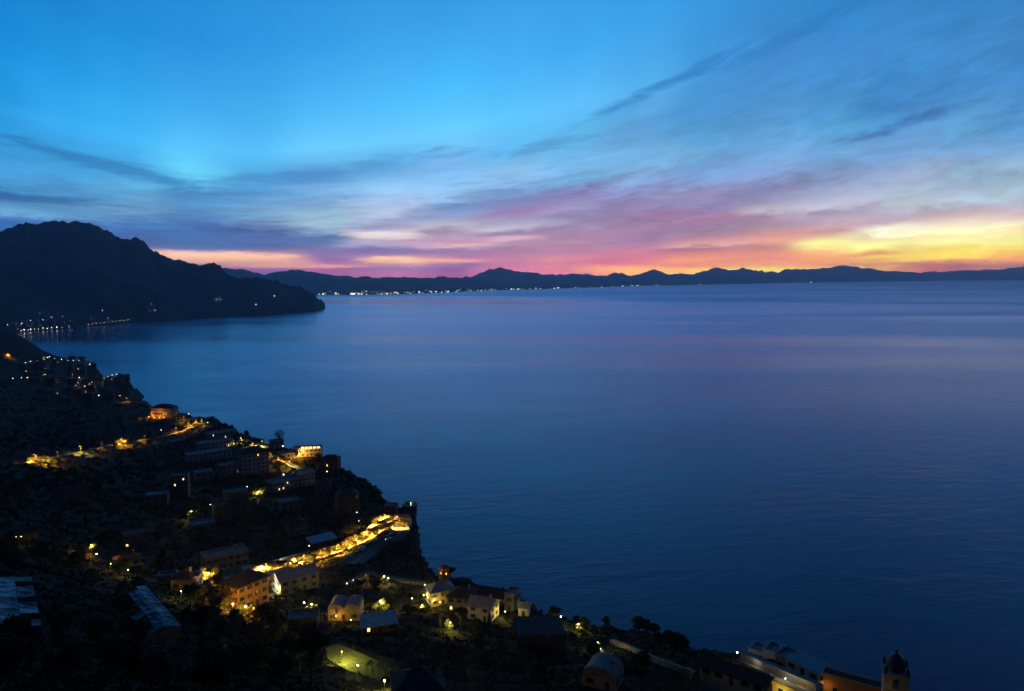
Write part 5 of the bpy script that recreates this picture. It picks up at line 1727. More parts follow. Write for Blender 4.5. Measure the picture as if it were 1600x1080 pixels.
# ------------------------------------------------------------------ lamps (photo pixel of the light)
ORD = ['first', 'second', 'third', 'fourth', 'fifth', 'sixth', 'seventh', 'eighth', 'ninth', 'tenth', 'eleventh', 'twelfth', 'thirteenth', 'fourteenth', 'fifteenth', 'sixteenth', 'seventeenth', 'eighteenth', 'nineteenth', 'twentieth']
G_ST, G_GD = 'orange street lamps on the coast roads', 'lamps in gardens and on terraces'
LAMPS = [  # the rows before the hairpin group are lamps added to brighten the road between
    (446, 874, 'O', 6000, 'added orange fill lamp west of the white van', 5.5, 'street', .22),
    (500, 859, 'O', 7000, 'added orange fill lamp just east of the white van', 5.5, 'street', .22),
    (542, 844, 'O', 7000, 'added orange fill lamp in the middle of the coast road', 5.5, 'street', .22),
    (576, 828, 'O', 8000, 'added orange fill lamp approaching the hairpin from the west', 5.5, 'street', .22),
    (90, 706, 'O', 1200, 'added faint fill lamp on the upper road past the yellow-lit house', 6, 'street', .22),
    (160, 692, 'O', 1000, 'added faint fill lamp on the upper road past the car', 6, 'street', .22),
    (225, 682, 'O', 1500, 'added faint fill lamp on the upper road east of the single-lamp house', 6, 'street', .25),
    (275, 669, 'O', 4900, 'added orange fill lamp where the upper road nears its bend', 6, 'street', .35),
    # hairpin and coast road
    (595, 806, 'O', 15300, 'orange street lamp behind the hairpin bend, innermost of the cluster', 5.5, 'street', .32),
    (602, 803, 'O', 11900, 'orange street lamp under the reddish house at the hairpin', 5.5, 'street', .32),
    (589, 816, 'O', 15300, 'orange street lamp where the coast road reaches the hairpin', 5.5, 'street', .32),
    (621, 806, 'W', 2600, 'white lamp on the outer curve of the hairpin', 6, 'street', .3),
    (626, 812, 'O', 13600, 'orange street lamp on the outer brink of the hairpin', 5.5, 'street', .32),
    (558, 836, 'O', 15300, 'orange street lamp halfway from the parked cars to hairpin', 5.5, 'street', .32),
    (526, 850, 'O', 17000, 'orange street lamp third back from the hairpin', 5.5, 'street', .32),
    (475, 866, 'O', 18700, 'orange street lamp beside the white van', 5.5, 'street', .32),
    (416, 880, 'O', 15300, 'orange street lamp in the tree west of the white van', 5.5, 'street', .32),
    (608, 788, 'W', 500, 'small white lamp on the roof terrace above the hairpin', 3, 'garden', .25),
    # village below
    (326, 896, 'O', 4500, 'orange lamp buried in the glowing tree between two houses', 3, 'garden', .25),
    (364, 944, 'O', 3200, 'orange lamp on the terrace west of the floodlit ochre house', 3, 'garden', .22),
    (397, 951, 'O', 3600, 'orange lamp at the foot of the floodlit ochre house', 3, 'garden', .22),
    (384, 948, 'O', 1800, 'orange lamp at the corner of the floodlit ochre house', 3, 'garden', .2),
    (412, 911, 'W', 9000, 'glaring white lamp on the patio by the grey farmhouse', 4, 'garden', .4),
    (435, 919, 'Y', 700, 'yellow lamp against the grey farmhouse wall', 3, 'garden', .2),
    (283, 924, 'Y', 420, 'yellow lamp in front of the small cream house', 3, 'garden', .15),
    (475, 942, 'W', 260, 'white lamp left of the lit shrubs under the grey farmhouse', 4, 'garden', .25),
    (487, 945, 'Y', 700, 'yellow lamp among the lit shrubs under the grey farmhouse', 3, 'garden', .18),
    (594, 939, 'Y', 2400, 'yellow-green lamp inside the round lit tree near the vaulted house', 4, 'garden', .28),
    (600, 901, 'Y', 700, 'yellow lamp on the upper lane, round one', 3, 'garden', .3),
    (607, 904, 'Y', 420, 'smaller yellow lamp close to the round one on the upper lane', 3, 'garden', .22),
    (574, 897, 'O', 260, 'faint orange lamp along the upper lane', 4, 'street', .18),
    (551, 905, 'W', 130, 'faint white lamp at the dark end of the upper lane', 4, 'street', .22),
    (542, 912, 'W', 50, 'tiny white lamp below the end of the upper lane', 3, 'garden', .2),
    (525, 963, 'O', 160, 'warm lamp under the vaulted house', 2.4, 'garden', .16),
    (548, 970, 'Y', 150, 'yellow lamp at the terrace edge of the vaulted house', 2.4, 'garden', .16),
    (559, 1040, 'W', 260, 'white lamp among climbing plants at the near end of lawn', 2.6, 'garden', .2),
    (534, 1018, 'Y', 1600, 'yellow lamp throwing a long glow along the lawn', 3.5, 'garden', .07),
    (601, 1064, 'Y', 800, 'yellow lamp low in the climbing plants of the pergola', 2.2, 'garden', .2),
    (620, 1052, 'Y', 700, 'yellow lamp at the far tip of the lit lawn', 2.4, 'garden', .16),
    # villa cluster
    (689, 905, 'O', 3400, 'orange lamp at the foot of the gate tower', 3, 'garden', .2),
    (675, 911, 'O', 1100, 'orange lamp on the wall west of the gate tower', 3, 'garden', .18),
    (664, 914, 'Y', 300, 'uppermost yellow lamp of the lit villa stairs', 3, 'garden', .18),
    (662, 931, 'Y', 420, 'middle yellow lamp of the lit villa stairs', 3, 'garden', .18),
    (660, 946, 'Y', 420, 'lowest yellow lamp of the lit villa stairs', 2.5, 'garden', .16),
    (644, 936, 'Y', 240, 'greenish yellow lamp out west of the villa stairs', 3, 'garden', .2),
    (677, 939, 'Y', 240, 'yellow lamp between villa stairs and pale villa', 3, 'garden', .15),
    (688, 942, 'O', 200, 'orange lamp on the pale villa wall', 3, 'garden', .15),
    (704, 973, 'Y', 800, 'yellow lamp shining on the bank below the villas', 3, 'garden', .15),
    (748, 929, 'W', 60, 'dim white eave lamp, first along the red-roofed villa', 2.5, 'garden', .22),
    (762, 929, 'W', 120, 'white eave lamp in the middle of the red-roofed villa', 2.5, 'garden', .25),
    (780, 934, 'W', 260, 'bright white eave lamp at the end of the red-roofed villa', 2.5, 'garden', .3),
    (789, 956, 'Y', 420, 'yellow lamp washing the end block of the villa', 3, 'garden', .15),
    (774, 955, 'W', 70, 'white lamp by the gabled house in front of the villa', 2.5, 'garden', .22),
    (761, 962, 'Y', 110, 'yellow lamp at the foot of the pale gabled house', 2.5, 'garden', .18),
    (724, 962, 'W', 30, 'faint white lamp under the dark-roofed villa', 2.5, 'garden', .2),
    (876, 964, 'G', 260, 'cold greenish white lamp by the bushy tree on the brink', 3, 'garden', .3),
    (904, 976, 'Y', 650, 'yellow lamp inside the glowing shrub on the dark slope', 3, 'garden', .25),
    (938, 1014, 'W', 260, 'white lamp at the foot of the lit climbing plants', 2, 'garden', .2),
    (934, 1004, 'Y', 420, 'yellow lamp in the lit climbing plants by the pale wall', 3, 'garden', .15),
    (1152, 1023, 'W', 140, 'warm lantern beside the white houses, upper of two', 3, 'garden', .26),
    (1135, 1041, 'W', 140, 'warm lantern by the terrace hotel, lower of two', 3, 'garden', .26),
    (1292, 1077, 'O', 300, 'orange lamp at the corner of the church wall', 2.5, 'garden', .15),
    # dark west slope
    (24, 838, 'Y', 40, 'pale lamp on the dark slope, first of a pair', 4, 'street', .28),
    (29, 838, 'Y', 40, 'pale lamp on the dark slope, second of a pair', 4, 'street', .28),
    (143, 853, 'O', 1300, 'orange lamp lighting one lone tree on the west slope', 4, 'garden', .3),
    (151, 867, 'W', 90, 'white lamp just below the lone lit tree', 3, 'garden', .25),
    (199, 874, 'O', 420, 'orange lamp of the short lane under the ruin', 3, 'garden', .14),
    (219, 871, 'O', 300, 'orange lamp at the upper end of the short lane', 3, 'garden', .14),
    (200, 891, 'Y', 420, 'yellow lamp below the short lane wall', 2.5, 'garden', .14),
    (173, 881, 'Y', 120, 'weak yellow lamp at the lower end of the short lane', 2.5, 'garden', .14),
    # terraces under the ridge
    (299, 799, 'Y', 1500, 'yellow lamp in the lit shrub beside the parked car', 4, 'garden', .2),
    (404, 769, 'Y', 1900, 'yellow lamp in the lit shrub below the long ridge house', 4, 'garden', .25),
    (387, 760, 'W', 60, 'pale lamp on the dark terrace under the palazzo', 5, 'street', .35),
    (331, 788, 'W', 30, 'faint lamp on the terrace by the tall dim house', 4, 'street', .3),
    (558, 800, 'W', 90, 'white lamp on the dark bank above the coast road', 5, 'street', .35),
    (563, 813, 'W', 25, 'faint lamp right under the white lamp on the bank', 4, 'street', .25),
    (483, 853, 'W', 25, 'faint lamp by the sloping roof above the road', 3, 'garden', .25),
    # ridge lane
    (377, 684, 'Y', 6000, 'yellow lamp first on the ridge lane behind dark trees', 5, 'street', .45),
    (395, 694, 'Y', 5600, 'yellow lamp second along the ridge lane', 5, 'street', .38),
    (409, 689, 'Y', 5000, 'yellow lamp by the shrub on the ridge crest', 5, 'street', .42),
    (416, 705, 'O', 9000, 'orange lamp third along the ridge lane', 6, 'street', .42),
    (435, 715, 'O', 11000, 'orange lamp in the middle of the ridge lane', 6, 'street', .42),
    (454, 721, 'Y', 6000, 'yellow lamp by the roadside house on the ridge', 5, 'street', .42),
    (442, 698, 'W', 700, 'white lamp at the foot of the bare round tree', 3, 'garden', .5),
    (457, 697, 'W', 2000, 'white lamp at the foot of the lone cypress', 3, 'garden', .5),
    (467, 711, 'O', 3200, 'orange lamp west of the glowing hotel front', 4, 'garden', .32),
    (465, 734, 'O', 12000, 'orange lamp above the pale end house of the ridge', 6, 'street', .4),
    (443, 742, 'W', 220, 'white lamp over the long ridge house roof', 4, 'garden', .45),
    (507, 726, 'W', 220, 'white lamp beside the pinkish house', 4, 'garden', .45),
    (511, 737, 'W', 40, 'dim lamp under the pinkish house', 4, 'garden', .35),
    # upper road and monastery
    (55, 710, 'O', 26000, 'strong orange lamp at the western start of the upper road', 7, 'street', .4),
    (76, 714, 'O', 5000, 'weaker orange lamp next along from the western start', 6, 'street', .25),
    (126, 697, 'Y', 15000, 'yellow lamp before the car on the upper road', 7, 'street', .35),
    (189, 685, 'O', 26000, 'orange lamp alone by the house on the upper road', 7, 'street', .5),
    (253, 672, 'W', 80, 'tiny white lamp on the dark bank below the monastery', 4, 'street', .5),
    (286, 652, 'O', 5000, 'orange lamp by the small house next to the monastery', 6, 'street', .5),
    (295, 647, 'W', 1500, 'white lamp on the crest beyond the monastery', 6, 'street', .6),
    (294, 661, 'O', 26000, 'orange lamp inside the upper road bend', 7, 'street', .5),
    (306, 658, 'O', 32000, 'orange lamp at the middle of the upper road bend', 7, 'street', .5),
    (315, 659, 'O', 9000, 'orange lamp at the outer end of the upper road bend', 7, 'street', .45),
    (324, 660, 'W', 1200, 'white lamp at the tip of the upper road bend', 6, 'street', .5),
    (187, 618, 'O', 60000, 'orange lamp by the watchtower on the shore', 8, 'street', .8),
    (198, 622, 'O', 6000, 'faint rosy lamp below the watchtower', 6, 'street', .5),
    # far village
    (132, 603, 'O', 120000, 'big orange lamp at the near end of the cape road', 9, 'street', 1.1),
    (122, 598, 'O', 16000, 'orange lamp climbing from the cape road', 8, 'street', .6),
    (116, 594, 'O', 26000, 'orange lamp above the cape road corner', 8, 'street', .8),
    (113, 585, 'O', 16000, 'reddish lamp at the top of the cape road climb', 8, 'street', .5),
    (93, 590, 'O', 50000, 'orange-red lamp at the end of a lit wall in the far village', 8, 'street', .9),
    (82, 592, 'O', 7000, 'orange-red lamp in the middle of a lit wall in the far village', 6, 'street', .4),
    (70, 585, 'Y', 2200, 'warm lamp before the lit wall in the far village', 8, 'street', .9),
    (40, 580, 'Y', 4000, 'warm lamp above the bright square in the far village', 8, 'street', 1.0),
    (43, 590, 'Y', 11000, 'bright yellow lamp on the square in the far village', 7, 'street', 1.2),
    (34, 590, 'W', 700, 'dim lamp next to the square in the far village', 7, 'street', .6),
    (20, 591, 'W', 700, 'dim lamp farthest west in the far village', 7, 'street', .7),
    (123, 591, 'W', 1500, 'white lamp above the climb of the cape road', 8, 'street', .9),
    (141, 572, 'W', 1500, 'white lamp on the far crest over the cape', 8, 'street', 1.0),
    (123, 577, 'W', 500, 'dim white lamp below the curved row of lamps', 8, 'street', .6),
    (168, 583, 'W', 600, 'tall dim lamp over the row on the cape', 11, 'street', .6),
    (154, 618, 'W', 700, 'lone white lamp on the slope over the cove', 7, 'street', .8),
    (12, 553, 'O', 9000, 'rosy lamp at the western edge of the far village', 6, 'street', .5),
]
for q, (px, py) in enumerate([(29, 569), (39, 567), (48, 565), (58, 564), (69, 561), (75, 558.5), (78, 558), (86, 561), (96, 562), (106, 564), (115, 564), (123, 564)]):
    LAMPS.append((px, py, 'W', 1600, f'{ORD[q]} white lamp from the west in the curved row over the far village', 8, 'street', (.9, .75, .8, .5, .8, 1.0, .9, .8, .9, .6, .8, .7)[q]))
for q, (px, py) in enumerate([(140, 600), (144, 597), (148.5, 595), (155, 593), (162, 591), (169, 589), (176, 587), (182, 586.6), (190.6, 585.5)]):
    LAMPS.append((px, py, 'Y' if q < 6 else 'W', 4200, f'{ORD[q]} lamp from the shore in the straight row along the cape', 7, 'street', (.8, .7, .75, .7, .8, .9, .85, .8, 1.1)[q]))
LAMP_AT = {}
for (px, py, kind, watts, label, hgt, style, bulb) in LAMPS:
    if bulb > .45:
        bulb *= .85
    LAMP_AT[(px, py)] = lamp(px, py, kind, watts, label, hgt, style, bulb, G_ST if style == 'street' else G_GD, face=random.uniform(-40, 40))

bpy.context.view_layer.update()
for q, (lx, ly) in enumerate(((-16.5, 5), (-16.5, -2), (-15.5, -9), (-7, -12.5))):
    w_ = MONASTERY.matrix_world @ Vector((lx, ly, 0))
    w_.z = MONASTERY.location.z + .2
    lamp(0, 0, 'O', 14000, ORD[q] + ' orange floodlight from the west at the foot of the monastery', 2.2, 'garden', .5, G_GD, pos=w_)
# lights across the bay at the foot of the headland
BAYB = {'W': glow('bay_white_lamp', (1.0, 0.92, 0.72), 10, 'NONE'), 'Y': glow('bay_warm_lamp', (1.0, 0.80, 0.45), 7, 'NONE')}


def bay_point(px, py):
    """Point on the headland's slope or shore seen at the pixel."""
    d = ray(px, py)
    hl = math.hypot(d[0], d[1])
    dg = bpy.context.evaluated_depsgraph_get()
    ok, loc, nrm, idx, ob, mw = scene.ray_cast(dg, Vector((0, 0, EYE)) + Vector(d) * 2900, Vector(d))
    if ok and ob.name.startswith(('headland',)):
        return loc
    r = head_shore(px) - 10
    return Vector((r * d[0] / hl, r * d[1] / hl, 3.0))


bpy.context.view_layer.update()
BAY = [(12,510,'W',2.4),(27,508,'W',2.0),(34,508,'W',2.6),(48,503,'W',2.6),(67,502,'Y',2.6),(28,517,'Y',2.0),(33,519,'W',2.6),(38,519,'W',4.6),(44,518,'Y',3.0),(48,517,'W',4.2),(54,517.5,'Y',3.0),(60,516.5,'Y',2.6),(67.5,515,'W',3.6),(74,515.5,'W',3.2),
       (81,514.5,'W',3.0),(89,515,'W',4.4),(97,513.5,'Y',2.6),(108,513,'Y',2.4),(125,512,'W',4.0),(81,498,'Y',2.6),(97.5,497,'Y',2.2),(110,504,'Y',2.0)]
ROW = [(138 + 6.2 * i, 509.2 - 0.72 * i, 'Y', 2.2 if i % 2 else 2.8) for i in range(11)]
HILL = [(237,477,'W',2.6),(242,487,'W',3.0),(234,488,'Y',2.2),(338,470,'W',3.4),(344.5,469.5,'W',2.4),(429,464,'W',5.2),(400,477.6,'W',4.0),(160,487,'W',2.8),(115,467,'Y',2.0),(169,499,'Y',2.6),(140,498,'Y',2.6),(62,492,'Y',2.0)]
bay_proto = None
WHERE = [('promenade lamp of the town across the bay', BAY), ('lamp in the long shore row past the town across the bay', ROW), ('lonely house lamp on the dark headland', HILL)]
for what, lst in WHERE:
    for q, (px, py, kd, rad) in enumerate(lst):
        P_ = bay_point(px, py)
        o = thing('distant_lamp', (f'{ORD[q % 20]} {what} from the west' if q < 20 else f'{what}, near its eastern end, {ORD[q - 20]} of two'), 'lamp', P_, 0, 'lamps across the bay')
        MB().bar((0, 0, -3), (0, 0, 7), .3, .2, 4).build('pole', IRON, o)
        MB().ball((0, 0, 8), rad * .38, 1.0, 6, 4).build('lantern', BAYB[kd], o)
rb = random.Random(5)
for q in range(26):
    px, py = rb.uniform(10, 150), rb.uniform(503, 512)
    P_ = bay_point(px, py - px * .03)
    w_, h_ = rb.uniform(12, 26), rb.uniform(9, 18)
    o = thing('distant_house', 'dim house on the shore of the town across the bay', 'house', P_, rb.uniform(-.4, .4), 'dim houses across the bay')
    MB().box(-w_ / 2, w_ / 2, -7, 7, -4, h_).build('wall', rb.choice((PLASTER, GREY, WHITE)), o)
    MB().box(-w_ / 2 - .4, w_ / 2 + .4, -7.4, 7.4, h_ + .003, h_ + 1).build('roof', TILE, o)

# the city on the far plain: buildings past counting, some lit
rc = random.Random(9)
dark_b, lit_w, lit_y, lit_g = MB(), MB(), MB(), MB()


def city_block(px, back, w, h, mb, z=4.0):
    R = far_shore(px) + back
    d = ray(px, 450)
    hl = math.hypot(d[0], d[1])
    x, y = R * d[0] / hl, R * d[1] / hl
    zz = z + 25.0 * back / 16000
    mb.box(x - w / 2, x + w / 2, y - 8, y + 8, zz - 6, zz + h)


for _ in range(900):
    px = rc.choice((rc.uniform(500, 720), rc.uniform(500, 980), rc.uniform(495, 640)))
    city_block(px, rc.uniform(30, 2600), rc.uniform(18, 60), rc.uniform(8, 34), dark_b)
for _ in range(330):
    px = min(985, 497 + abs(rc.gauss(0, 120)))
    back = abs(rc.gauss(0, 900)) + 20
    s = rc.uniform(3, 7.5)
    city_block(px, back, s * (1 + px / 1500), s, rc.choice((lit_w, lit_w, lit_y, lit_g)), rc.uniform(4, 18))
for _ in range(45):
    px = min(1540, 700 + abs(rc.gauss(0, 330)))
    s = rc.uniform(6, 12)
    city_block(px, rc.uniform(20, 500), s * 1.5, s, rc.choice((lit_w, lit_w, lit_y)), 4)
for px, s in ((548, 36), (551, 44), (553, 70), (560, 38), (565, 40), (572, 30), (596, 34), (604, 36), (645, 36), (641, 30), (690, 34), (700, 34), (752, 44), (866, 60), (940, 50), (973, 60), (1094, 60), (1267, 90), (1480, 70), (1497, 70)):
    city_block(px, 60, s * .30, s * .22, lit_w, 5)
for n_, mb_, m_ in (('distant_city', dark_b, GREY), ('distant_city_lights', lit_w, glow('city_white', (1.0, 0.95, 0.85), 2.6, 'NONE')),
                    ('distant_city_lights', lit_y, glow('city_yellow', (1.0, 0.82, 0.40), 2.2, 'NONE')), ('distant_city_lights', lit_g, glow('city_green', (0.75, 1.0, 0.6), 1.6, 'NONE'))):
    o = mb_.build(n_, m_)
    o['kind'] = 'stuff'

# ------------------------------------------------------------------ trees
def clear_of(p, r):
    return all(math.hypot(p.x - a, p.y - b) > c + r for a, b, c in FOOT) and \
        all(min((p.x - q.x) ** 2 + (p.y - q.y) ** 2 for q in line[::2]) > (half + r) ** 2 for line, half in ROADS.values())


NAMED = [
    ('broadleaf_tree', 196, 962, .95, 'dark tree swallowing the western edge of the long greenhouse'),
    ('broadleaf_tree', 212, 985, .8, 'dark tree leaning on the lower corner of the long greenhouse'),
    ('broadleaf_tree', 222, 1004, .85, 'dark tree in front of the end wall of the long greenhouse'),
    ('broadleaf_tree', 47, 975, .9, 'dark tree overhanging the eastern side of the wide greenhouse'),
    ('broadleaf_tree', 22, 1012, .9, 'dark tree in front of the wide greenhouse'),
    ('bare_tree', 437, 697, 2.3, 'round bare tree alone on the ridge against the sea'),
    ('cypress_tree', 455, 698, 1.9, 'lone cypress lit from below on the ridge against the sea'),
    ('umbrella_pine', 703, 914, 0.95, 'umbrella pine spreading over the orange gate tower'),
    ('broadleaf_tree', 412, 892, 1.0, 'orange-glowing tree over the coast road west of the van'),
    ('broadleaf_tree', 422, 890, 0.8, 'second orange-glowing tree beside the road west of the van'),
    ('broadleaf_tree', 927, 990, 0.6, 'slim half-lit tree above the climbing shrub'),
    ('broadleaf_tree', 866, 966, 0.75, 'round dark tree at the brink over the cold white lamp'),
    ('garden_shrub', 660, 955, 1.4, 'yellow-lit shrub beside the villa stairs'),
    ('garden_shrub', 667, 936, 1.3, 'greenish lit shrub at the middle of the villa stairs'),
    ('garden_shrub', 378, 690, 3.4, 'yellow-lit shrub first on the ridge lane'),
    ('garden_shrub', 407, 694, 3.0, 'yellow-lit shrub on the ridge crest'),
    ('broadleaf_tree', 385, 683, 1.2, 'dark tree over the first yellow lamp of the ridge lane'),
    ('bare_tree', 680, 1075, 1.1, 'wispy grey-green tree at the bottom edge beside the pavilion'),
    ('bare_tree', 742, 1085, 1.0, 'second wispy grey-green tree at the bottom edge'),
    ('broadleaf_tree', 343, 985, 0.8, 'faintly lit olive tree under the floodlit ochre house'),
    ('broadleaf_tree', 318, 985, 0.7, 'faintly lit olive tree left of and below the ochre house'),
    ('broadleaf_tree', 372, 978, 0.65, 'olive tree on the green bank right under the ochre house'),
    ('broadleaf_tree', 400, 992, 0.75, 'olive tree at the lower end of the green bank'),
    ('broadleaf_tree', 292, 975, 0.7, 'olive tree between long greenhouse and cream house'),
]
# trees and shrubs standing round a lamp: (kind, lamp, metres aside, metres behind, scale, label)
LIT = [
    ('broadleaf_tree', (326, 896), -2.2, 2.2, 1.0, 'bushy tree glowing orange between cream house and ochre house'),
    ('broadleaf_tree', (326, 896), 2.6, 2.0, .9, 'second orange-glowing tree beside the ochre house roof'),
    ('broadleaf_tree', (326, 896), .4, 4.2, 1.1, 'taller orange-glowing tree in front of the dim two-storey house'),
    ('broadleaf_tree', (594, 939), .3, 2.3, .8, 'round yellow-green tree lit from the front near the vaulted house'),
    ('garden_shrub', (594, 939), -2.2, 1.2, 1.4, 'lit shrub at the foot of the round yellow-green tree'),
    ('garden_shrub', (594, 939), 2.0, .8, 1.2, 'second lit shrub at the foot of the round yellow-green tree'),
    ('broadleaf_tree', (143, 853), 0, 2.0, .8, 'lone tree glowing orange on the dark west slope'),
    ('garden_shrub', (143, 853), -1.6, .8, 1.2, 'low shrub glowing orange beside the lone lit tree'),
    ('garden_shrub', (299, 799), -1.5, 2.2, 3.0, 'yellow-lit shrub beside the pale parked car'),
    ('garden_shrub', (299, 799), 2.4, 2.4, 2.4, 'smaller yellow-lit shrub behind the pale parked car'),
    ('garden_shrub', (404, 769), -2.0, 2.0, 3.2, 'yellow-lit shrub below the long ridge house'),
    ('garden_shrub', (404, 769), 2.4, 2.2, 2.8, 'smaller yellow-lit shrub below the long ridge house'),
    ('garden_shrub', (904, 976), 0, 1.2, 1.6, 'glowing yellow shrub alone on the dark slope'),
    ('garden_shrub', (938, 1014), -.4, 1.0, 1.3, 'lit climbing shrub by the pale garden wall'),
    ('garden_shrub', (934, 1004), -.6, 1.0, 1.3, 'upper lit climbing shrub by the pale garden wall'),
    ('garden_shrub', (487, 945), .4, 1.2, 1.5, 'yellow-lit shrub under the grey farmhouse, beside its brighter lamp'),
    ('garden_shrub', (475, 942), 1.0, 1.2, 1.3, 'smaller yellow-lit shrub under the grey farmhouse, by the white lamp'),
    ('garden_shrub', (416, 705), -1.5, 3.0, 3.0, 'orange-lit shrub at the third lamp of the ridge lane'),
    ('garden_shrub', (435, 715), -1.5, 3.0, 3.0, 'orange-lit shrub at the middle lamp of the ridge lane'),
    ('garden_shrub', (395, 694), 0, 3.0, 2.6, 'yellow-lit shrub at the second lamp of the ridge lane'),
    ('garden_shrub', (704, 973), -.6, 1.5, 1.6, 'yellow-lit shrub on the bank below the villas'),
    ('garden_shrub', (600, 901), .5, 1.5, 1.6, 'yellow-lit shrub by the round lamp of the upper lane'),
]
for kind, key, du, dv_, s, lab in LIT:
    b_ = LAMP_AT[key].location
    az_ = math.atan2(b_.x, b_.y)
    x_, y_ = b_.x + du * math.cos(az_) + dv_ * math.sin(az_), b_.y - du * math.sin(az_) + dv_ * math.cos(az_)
    tree(kind, Vector((x_, y_, ground_z(x_, y_))), s, lab, seed=1)  # this seed gives trees the lightened leaves, so they look more lit
for kind, px, py, s, lab in NAMED:
    tree(kind, hit(px, py), s, lab)
# row of trees along the brink, counted from the church end
EDGE = [(1175, 1014, .55), (1160, 1013, .6), (1142, 1010, .55), (1125, 1012, .7), (1108, 1012, .75), (1090, 1010, .8), (1072, 1006, .7), (1058, 1003, .75), (1046, 1000, .8), (1036, 994, .95), (1022, 990, .85), (1010, 987, .95), (998, 984, 1.0), (985, 981, 1.05), (972, 980, 1.0), (958, 976, .9), (946, 975, .75), (920, 972, .5), (890, 962, .5), (848, 952, .6)]
for q, (px, py, s) in enumerate(EDGE):
    tree('broadleaf_tree', hit(px, py + 3), s, f'{ORD[q]} dark tree along the brink counting from the white houses towards the villas', 'dark trees along the brink')
RIDGE = [(600, 786), (594, 779), (588, 772), (580, 764), (572, 757), (562, 751), (552, 746), (542, 741), (533, 736), (526, 730), (497, 713), (425, 689), (414, 687), (403, 682), (396, 679), (388, 677), (372, 672), (362, 668), (352, 665), (343, 664)]
for q, (px, py) in enumerate(RIDGE):
    tree('broadleaf_tree', hit(px, py + 4), random.uniform(.8, 1.15), f'{ORD[q]} dark tree on the ridge crest counting west from the hairpin', 'dark trees on the ridge crest', .85)
CLIFF = [(657, 835), (661, 850), (665, 862), (668, 872), (672, 880), (676, 888), (645, 800), (630, 796)]
for q, (px, py) in enumerate(CLIFF):
    tree('cypress_tree' if q in (1, 3, 5) else 'broadleaf_tree', hit(px, py + 2), .6 if q < 6 else .5, f'{ORD[q]} small dark tree clinging to the cliff rim below the hairpin', 'small trees on the cliff rim')
CAPE = [(196, 590), (201, 588), (206, 589), (211, 592), (215, 596), (190, 589), (183, 583), (176, 580), (170, 578), (208, 598)]
for q, (px, py) in enumerate(CAPE):
    tree('broadleaf_tree', hit(px, py + 1), random.uniform(1.2, 1.7), f'{ORD[q]} dark tree on the cape beyond the lamp row', 'dark trees on the cape', .8)
# trees scattered over the dark slopes
ZONES = [
    ('slope right under the viewpoint', (0, 1000, 560, 1078), 34, (.7, 1.1)),
    ('gully between greenhouses and upper road', (0, 740, 270, 900), 48, (.8, 1.3)),
    ('terraces under the ridge', (270, 720, 560, 860), 52, (.8, 1.3)),
    ('gardens between the village houses', (280, 900, 700, 1000), 46, (.6, 1.0)),
    ('slope below the villas', (640, 975, 1090, 1075), 40, (.6, .95)),
    ('rise above the upper road', (0, 640, 300, 700), 34, (1.0, 1.6)),
]
KIND_WORD = {'broadleaf_tree': 'broad-leaved tree', 'cypress_tree': 'narrow cypress', 'umbrella_pine': 'umbrella pine', 'garden_shrub': 'leafy shrub'}
LANDMARKS = [(40, 846, 'the twin white lamps'), (212, 856, 'the ruined stone house'), (143, 858, 'the lone lit tree'), (112, 786, 'the dim farmhouse'), (20, 960, 'the wide greenhouse'), (235, 960, 'the long greenhouse'),
             (289, 922, 'the small cream house'), (383, 955, 'the floodlit ochre house'), (462, 929, 'the grey farmhouse'), (541, 968, 'the vaulted house'), (592, 988, 'the flat metal roof'), (575, 1040, 'the lit lawn'),
             (652, 1075, 'the dark pavilion'), (722, 958, 'the dark-roofed villa'), (842, 1020, 'the netted lemon pergola'), (942, 1070, 'the lone vaulted house'), (1020, 1030, 'the pale garden wall'), (905, 984, 'the glowing yellow shrub'),
             (283, 778, 'the tall tower house'), (369, 810, 'the tall house among trees'), (503, 850, 'the sloping pale roof'), (543, 804, 'the rounded dim house'), (396, 742, 'the grey palazzo'), (447, 766, 'the long ridge house'),
             (60, 718, 'the yellow-lit house'), (190, 692, 'the single-lamp house'), (258, 655, 'the monastery'), (330, 715, 'the terraced flats'), (100, 1040, 'the very bottom of the dark slope'), (400, 1050, 'the dark foot of the view'), (80, 660, 'the bare rise')]
LM = [(hit(a_, b_), w_) for a_, b_, w_ in LANDMARKS]
found = {}
for zone, (x0, y0, x1, y1), n, (s0, s1) in ZONES:
    k = 0
    for _ in range(n * 12):
        if k >= n:
            break
        px, py = random.uniform(x0, x1), random.uniform(y0, y1)
        p_ = hit(px, py)
        if not clear_of(p_, 2.0) or (495 < px < 665 and py > 985):
            continue
        kind = random.choices(('broadleaf_tree', 'cypress_tree', 'umbrella_pine', 'garden_shrub'), (7, 1, 1, 2))[0]
        o = tree(kind, p_, random.uniform(s0, s1) * (1.6 if kind == 'garden_shrub' else 1), '', f'dark trees and shrubs on the {zone}')
        dd_, w_ = min(((p_ - c_).length, w_) for c_, w_ in LM)
        found.setdefault((kind, w_), []).append((dd_, o))
        k += 1
for (kind, w_), lst in found.items():
    for q, (dd_, o) in enumerate(sorted(lst, key=lambda t_: t_[0])):
        o['label'] = f'dark {KIND_WORD[kind]}, ' + (f'{ORD[q]} closest' if q else 'closest of its kind') + f' to {w_}'
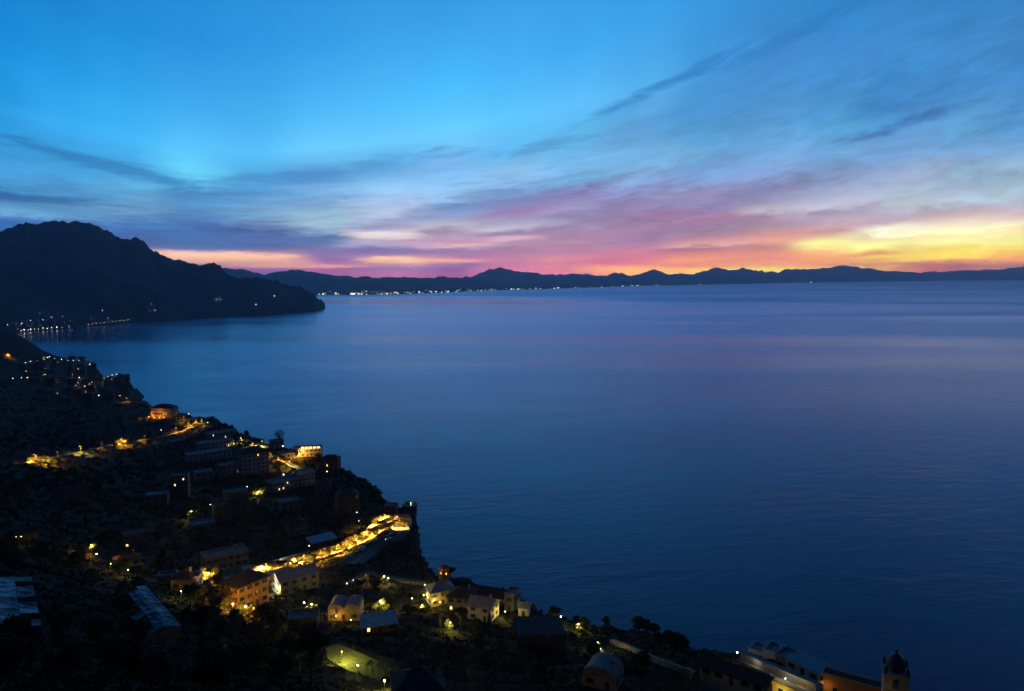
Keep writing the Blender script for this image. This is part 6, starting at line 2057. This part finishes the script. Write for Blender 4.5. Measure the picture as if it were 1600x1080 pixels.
# trees on the bank behind the road lamps, which catch their light
for (px, py, kind, watts, label, hgt, style, bulb) in LAMPS:
    if style == 'street' and kind == 'O' and watts >= 5000 and 30 < px < 640 and py > 654:
        b_ = hit(px, py, hgt)
        az_ = math.atan2(b_.x, b_.y)
        for q, (du, dv_) in enumerate(((-3.4, 4.2), (.4, 5.4), (3.6, 4.4))):
            x_, y_ = b_.x + du * math.cos(az_) + dv_ * math.sin(az_), b_.y - du * math.sin(az_) + dv_ * math.cos(az_)
            tree('broadleaf_tree', Vector((x_, y_, ground_z(x_, y_))), random.uniform(.75, 1.1), f'{("western", "middle", "eastern")[q]} lit tree behind the ' + label.split(',')[0], 'trees glowing behind the road lamps')

# ------------------------------------------------------------------ ground and scrub
build_terrain()
ns = 38000
az_s = np.radians(rng.uniform(-38, 34, ns))
r_s = np.exp(rng.uniform(math.log(80), math.log(1500), ns))
z_s = bilinear(ZZ, AZ_G[0], AZ_G[-1], math.log(12), math.log(3000), az_s, np.log(r_s))
x_s, y_s = r_s * np.sin(az_s), r_s * np.cos(az_s)
okk = z_s > 6
for a_, b_, c_ in FOOT:
    okk &= np.hypot(x_s - a_, y_s - b_) > c_ + .5
for line, half in ROADS.values():
    L_ = np.array([(q.x, q.y) for q in line])
    for i in range(0, len(L_), 2):
        okk &= np.hypot(x_s - L_[i, 0], y_s - L_[i, 1]) > half + 1.2
for c in cl:
    okk &= np.hypot(x_s - c.x, y_s - c.y) > 3.0
okk &= np.hypot(x_s - ctr.x, y_s - ctr.y) > 7.0
x_s, y_s, z_s, r_s = x_s[okk], y_s[okk], z_s[okk], r_s[okk]
m_ = len(x_s)
K = 9
ctr_s = np.repeat(np.stack([x_s, y_s, z_s], -1), K, 0)
size = np.repeat(np.clip(r_s / 260, .6, 2.6) * rng.uniform(.5, 1.3, m_), K)
dv = rng.normal(size=(m_ * K, 3))
dv /= np.linalg.norm(dv, axis=1)[:, None]
dv[:, 2] = np.abs(dv[:, 2]) * .8
c0 = ctr_s + dv * (size * rng.uniform(.5, 1.1, m_ * K))[:, None]
a0 = rng.normal(size=(m_ * K, 3))
a0 /= np.linalg.norm(a0, axis=1)[:, None]
b0_ = np.cross(a0, rng.normal(size=(m_ * K, 3)))
b0_ /= np.linalg.norm(b0_, axis=1)[:, None]
sz = (size * rng.uniform(.3, .6, m_ * K))[:, None]
V = np.stack([c0 - a0 * sz, c0 + b0_ * sz * .6, c0 + a0 * sz, c0 - b0_ * sz * .6], 1).reshape(-1, 3)
me = bpy.data.meshes.new('scrub')
me.vertices.add(len(V))
me.vertices.foreach_set('co', V.astype(np.float32).ravel())
me.loops.add(len(V))
me.loops.foreach_set('vertex_index', np.arange(len(V), dtype=np.int32))
me.polygons.add(len(V) // 4)
me.polygons.foreach_set('loop_start', np.arange(0, len(V), 4, dtype=np.int32))
me.update(calc_edges=True)
me.materials.append(mat('dark_scrub', (0.013, 0.018, 0.009), 0.9, 0.4, 0.2))
o = bpy.data.objects.new('scrub', me)
C.objects.link(o)
o['kind'] = 'stuff'
bpy.context.view_layer.update()
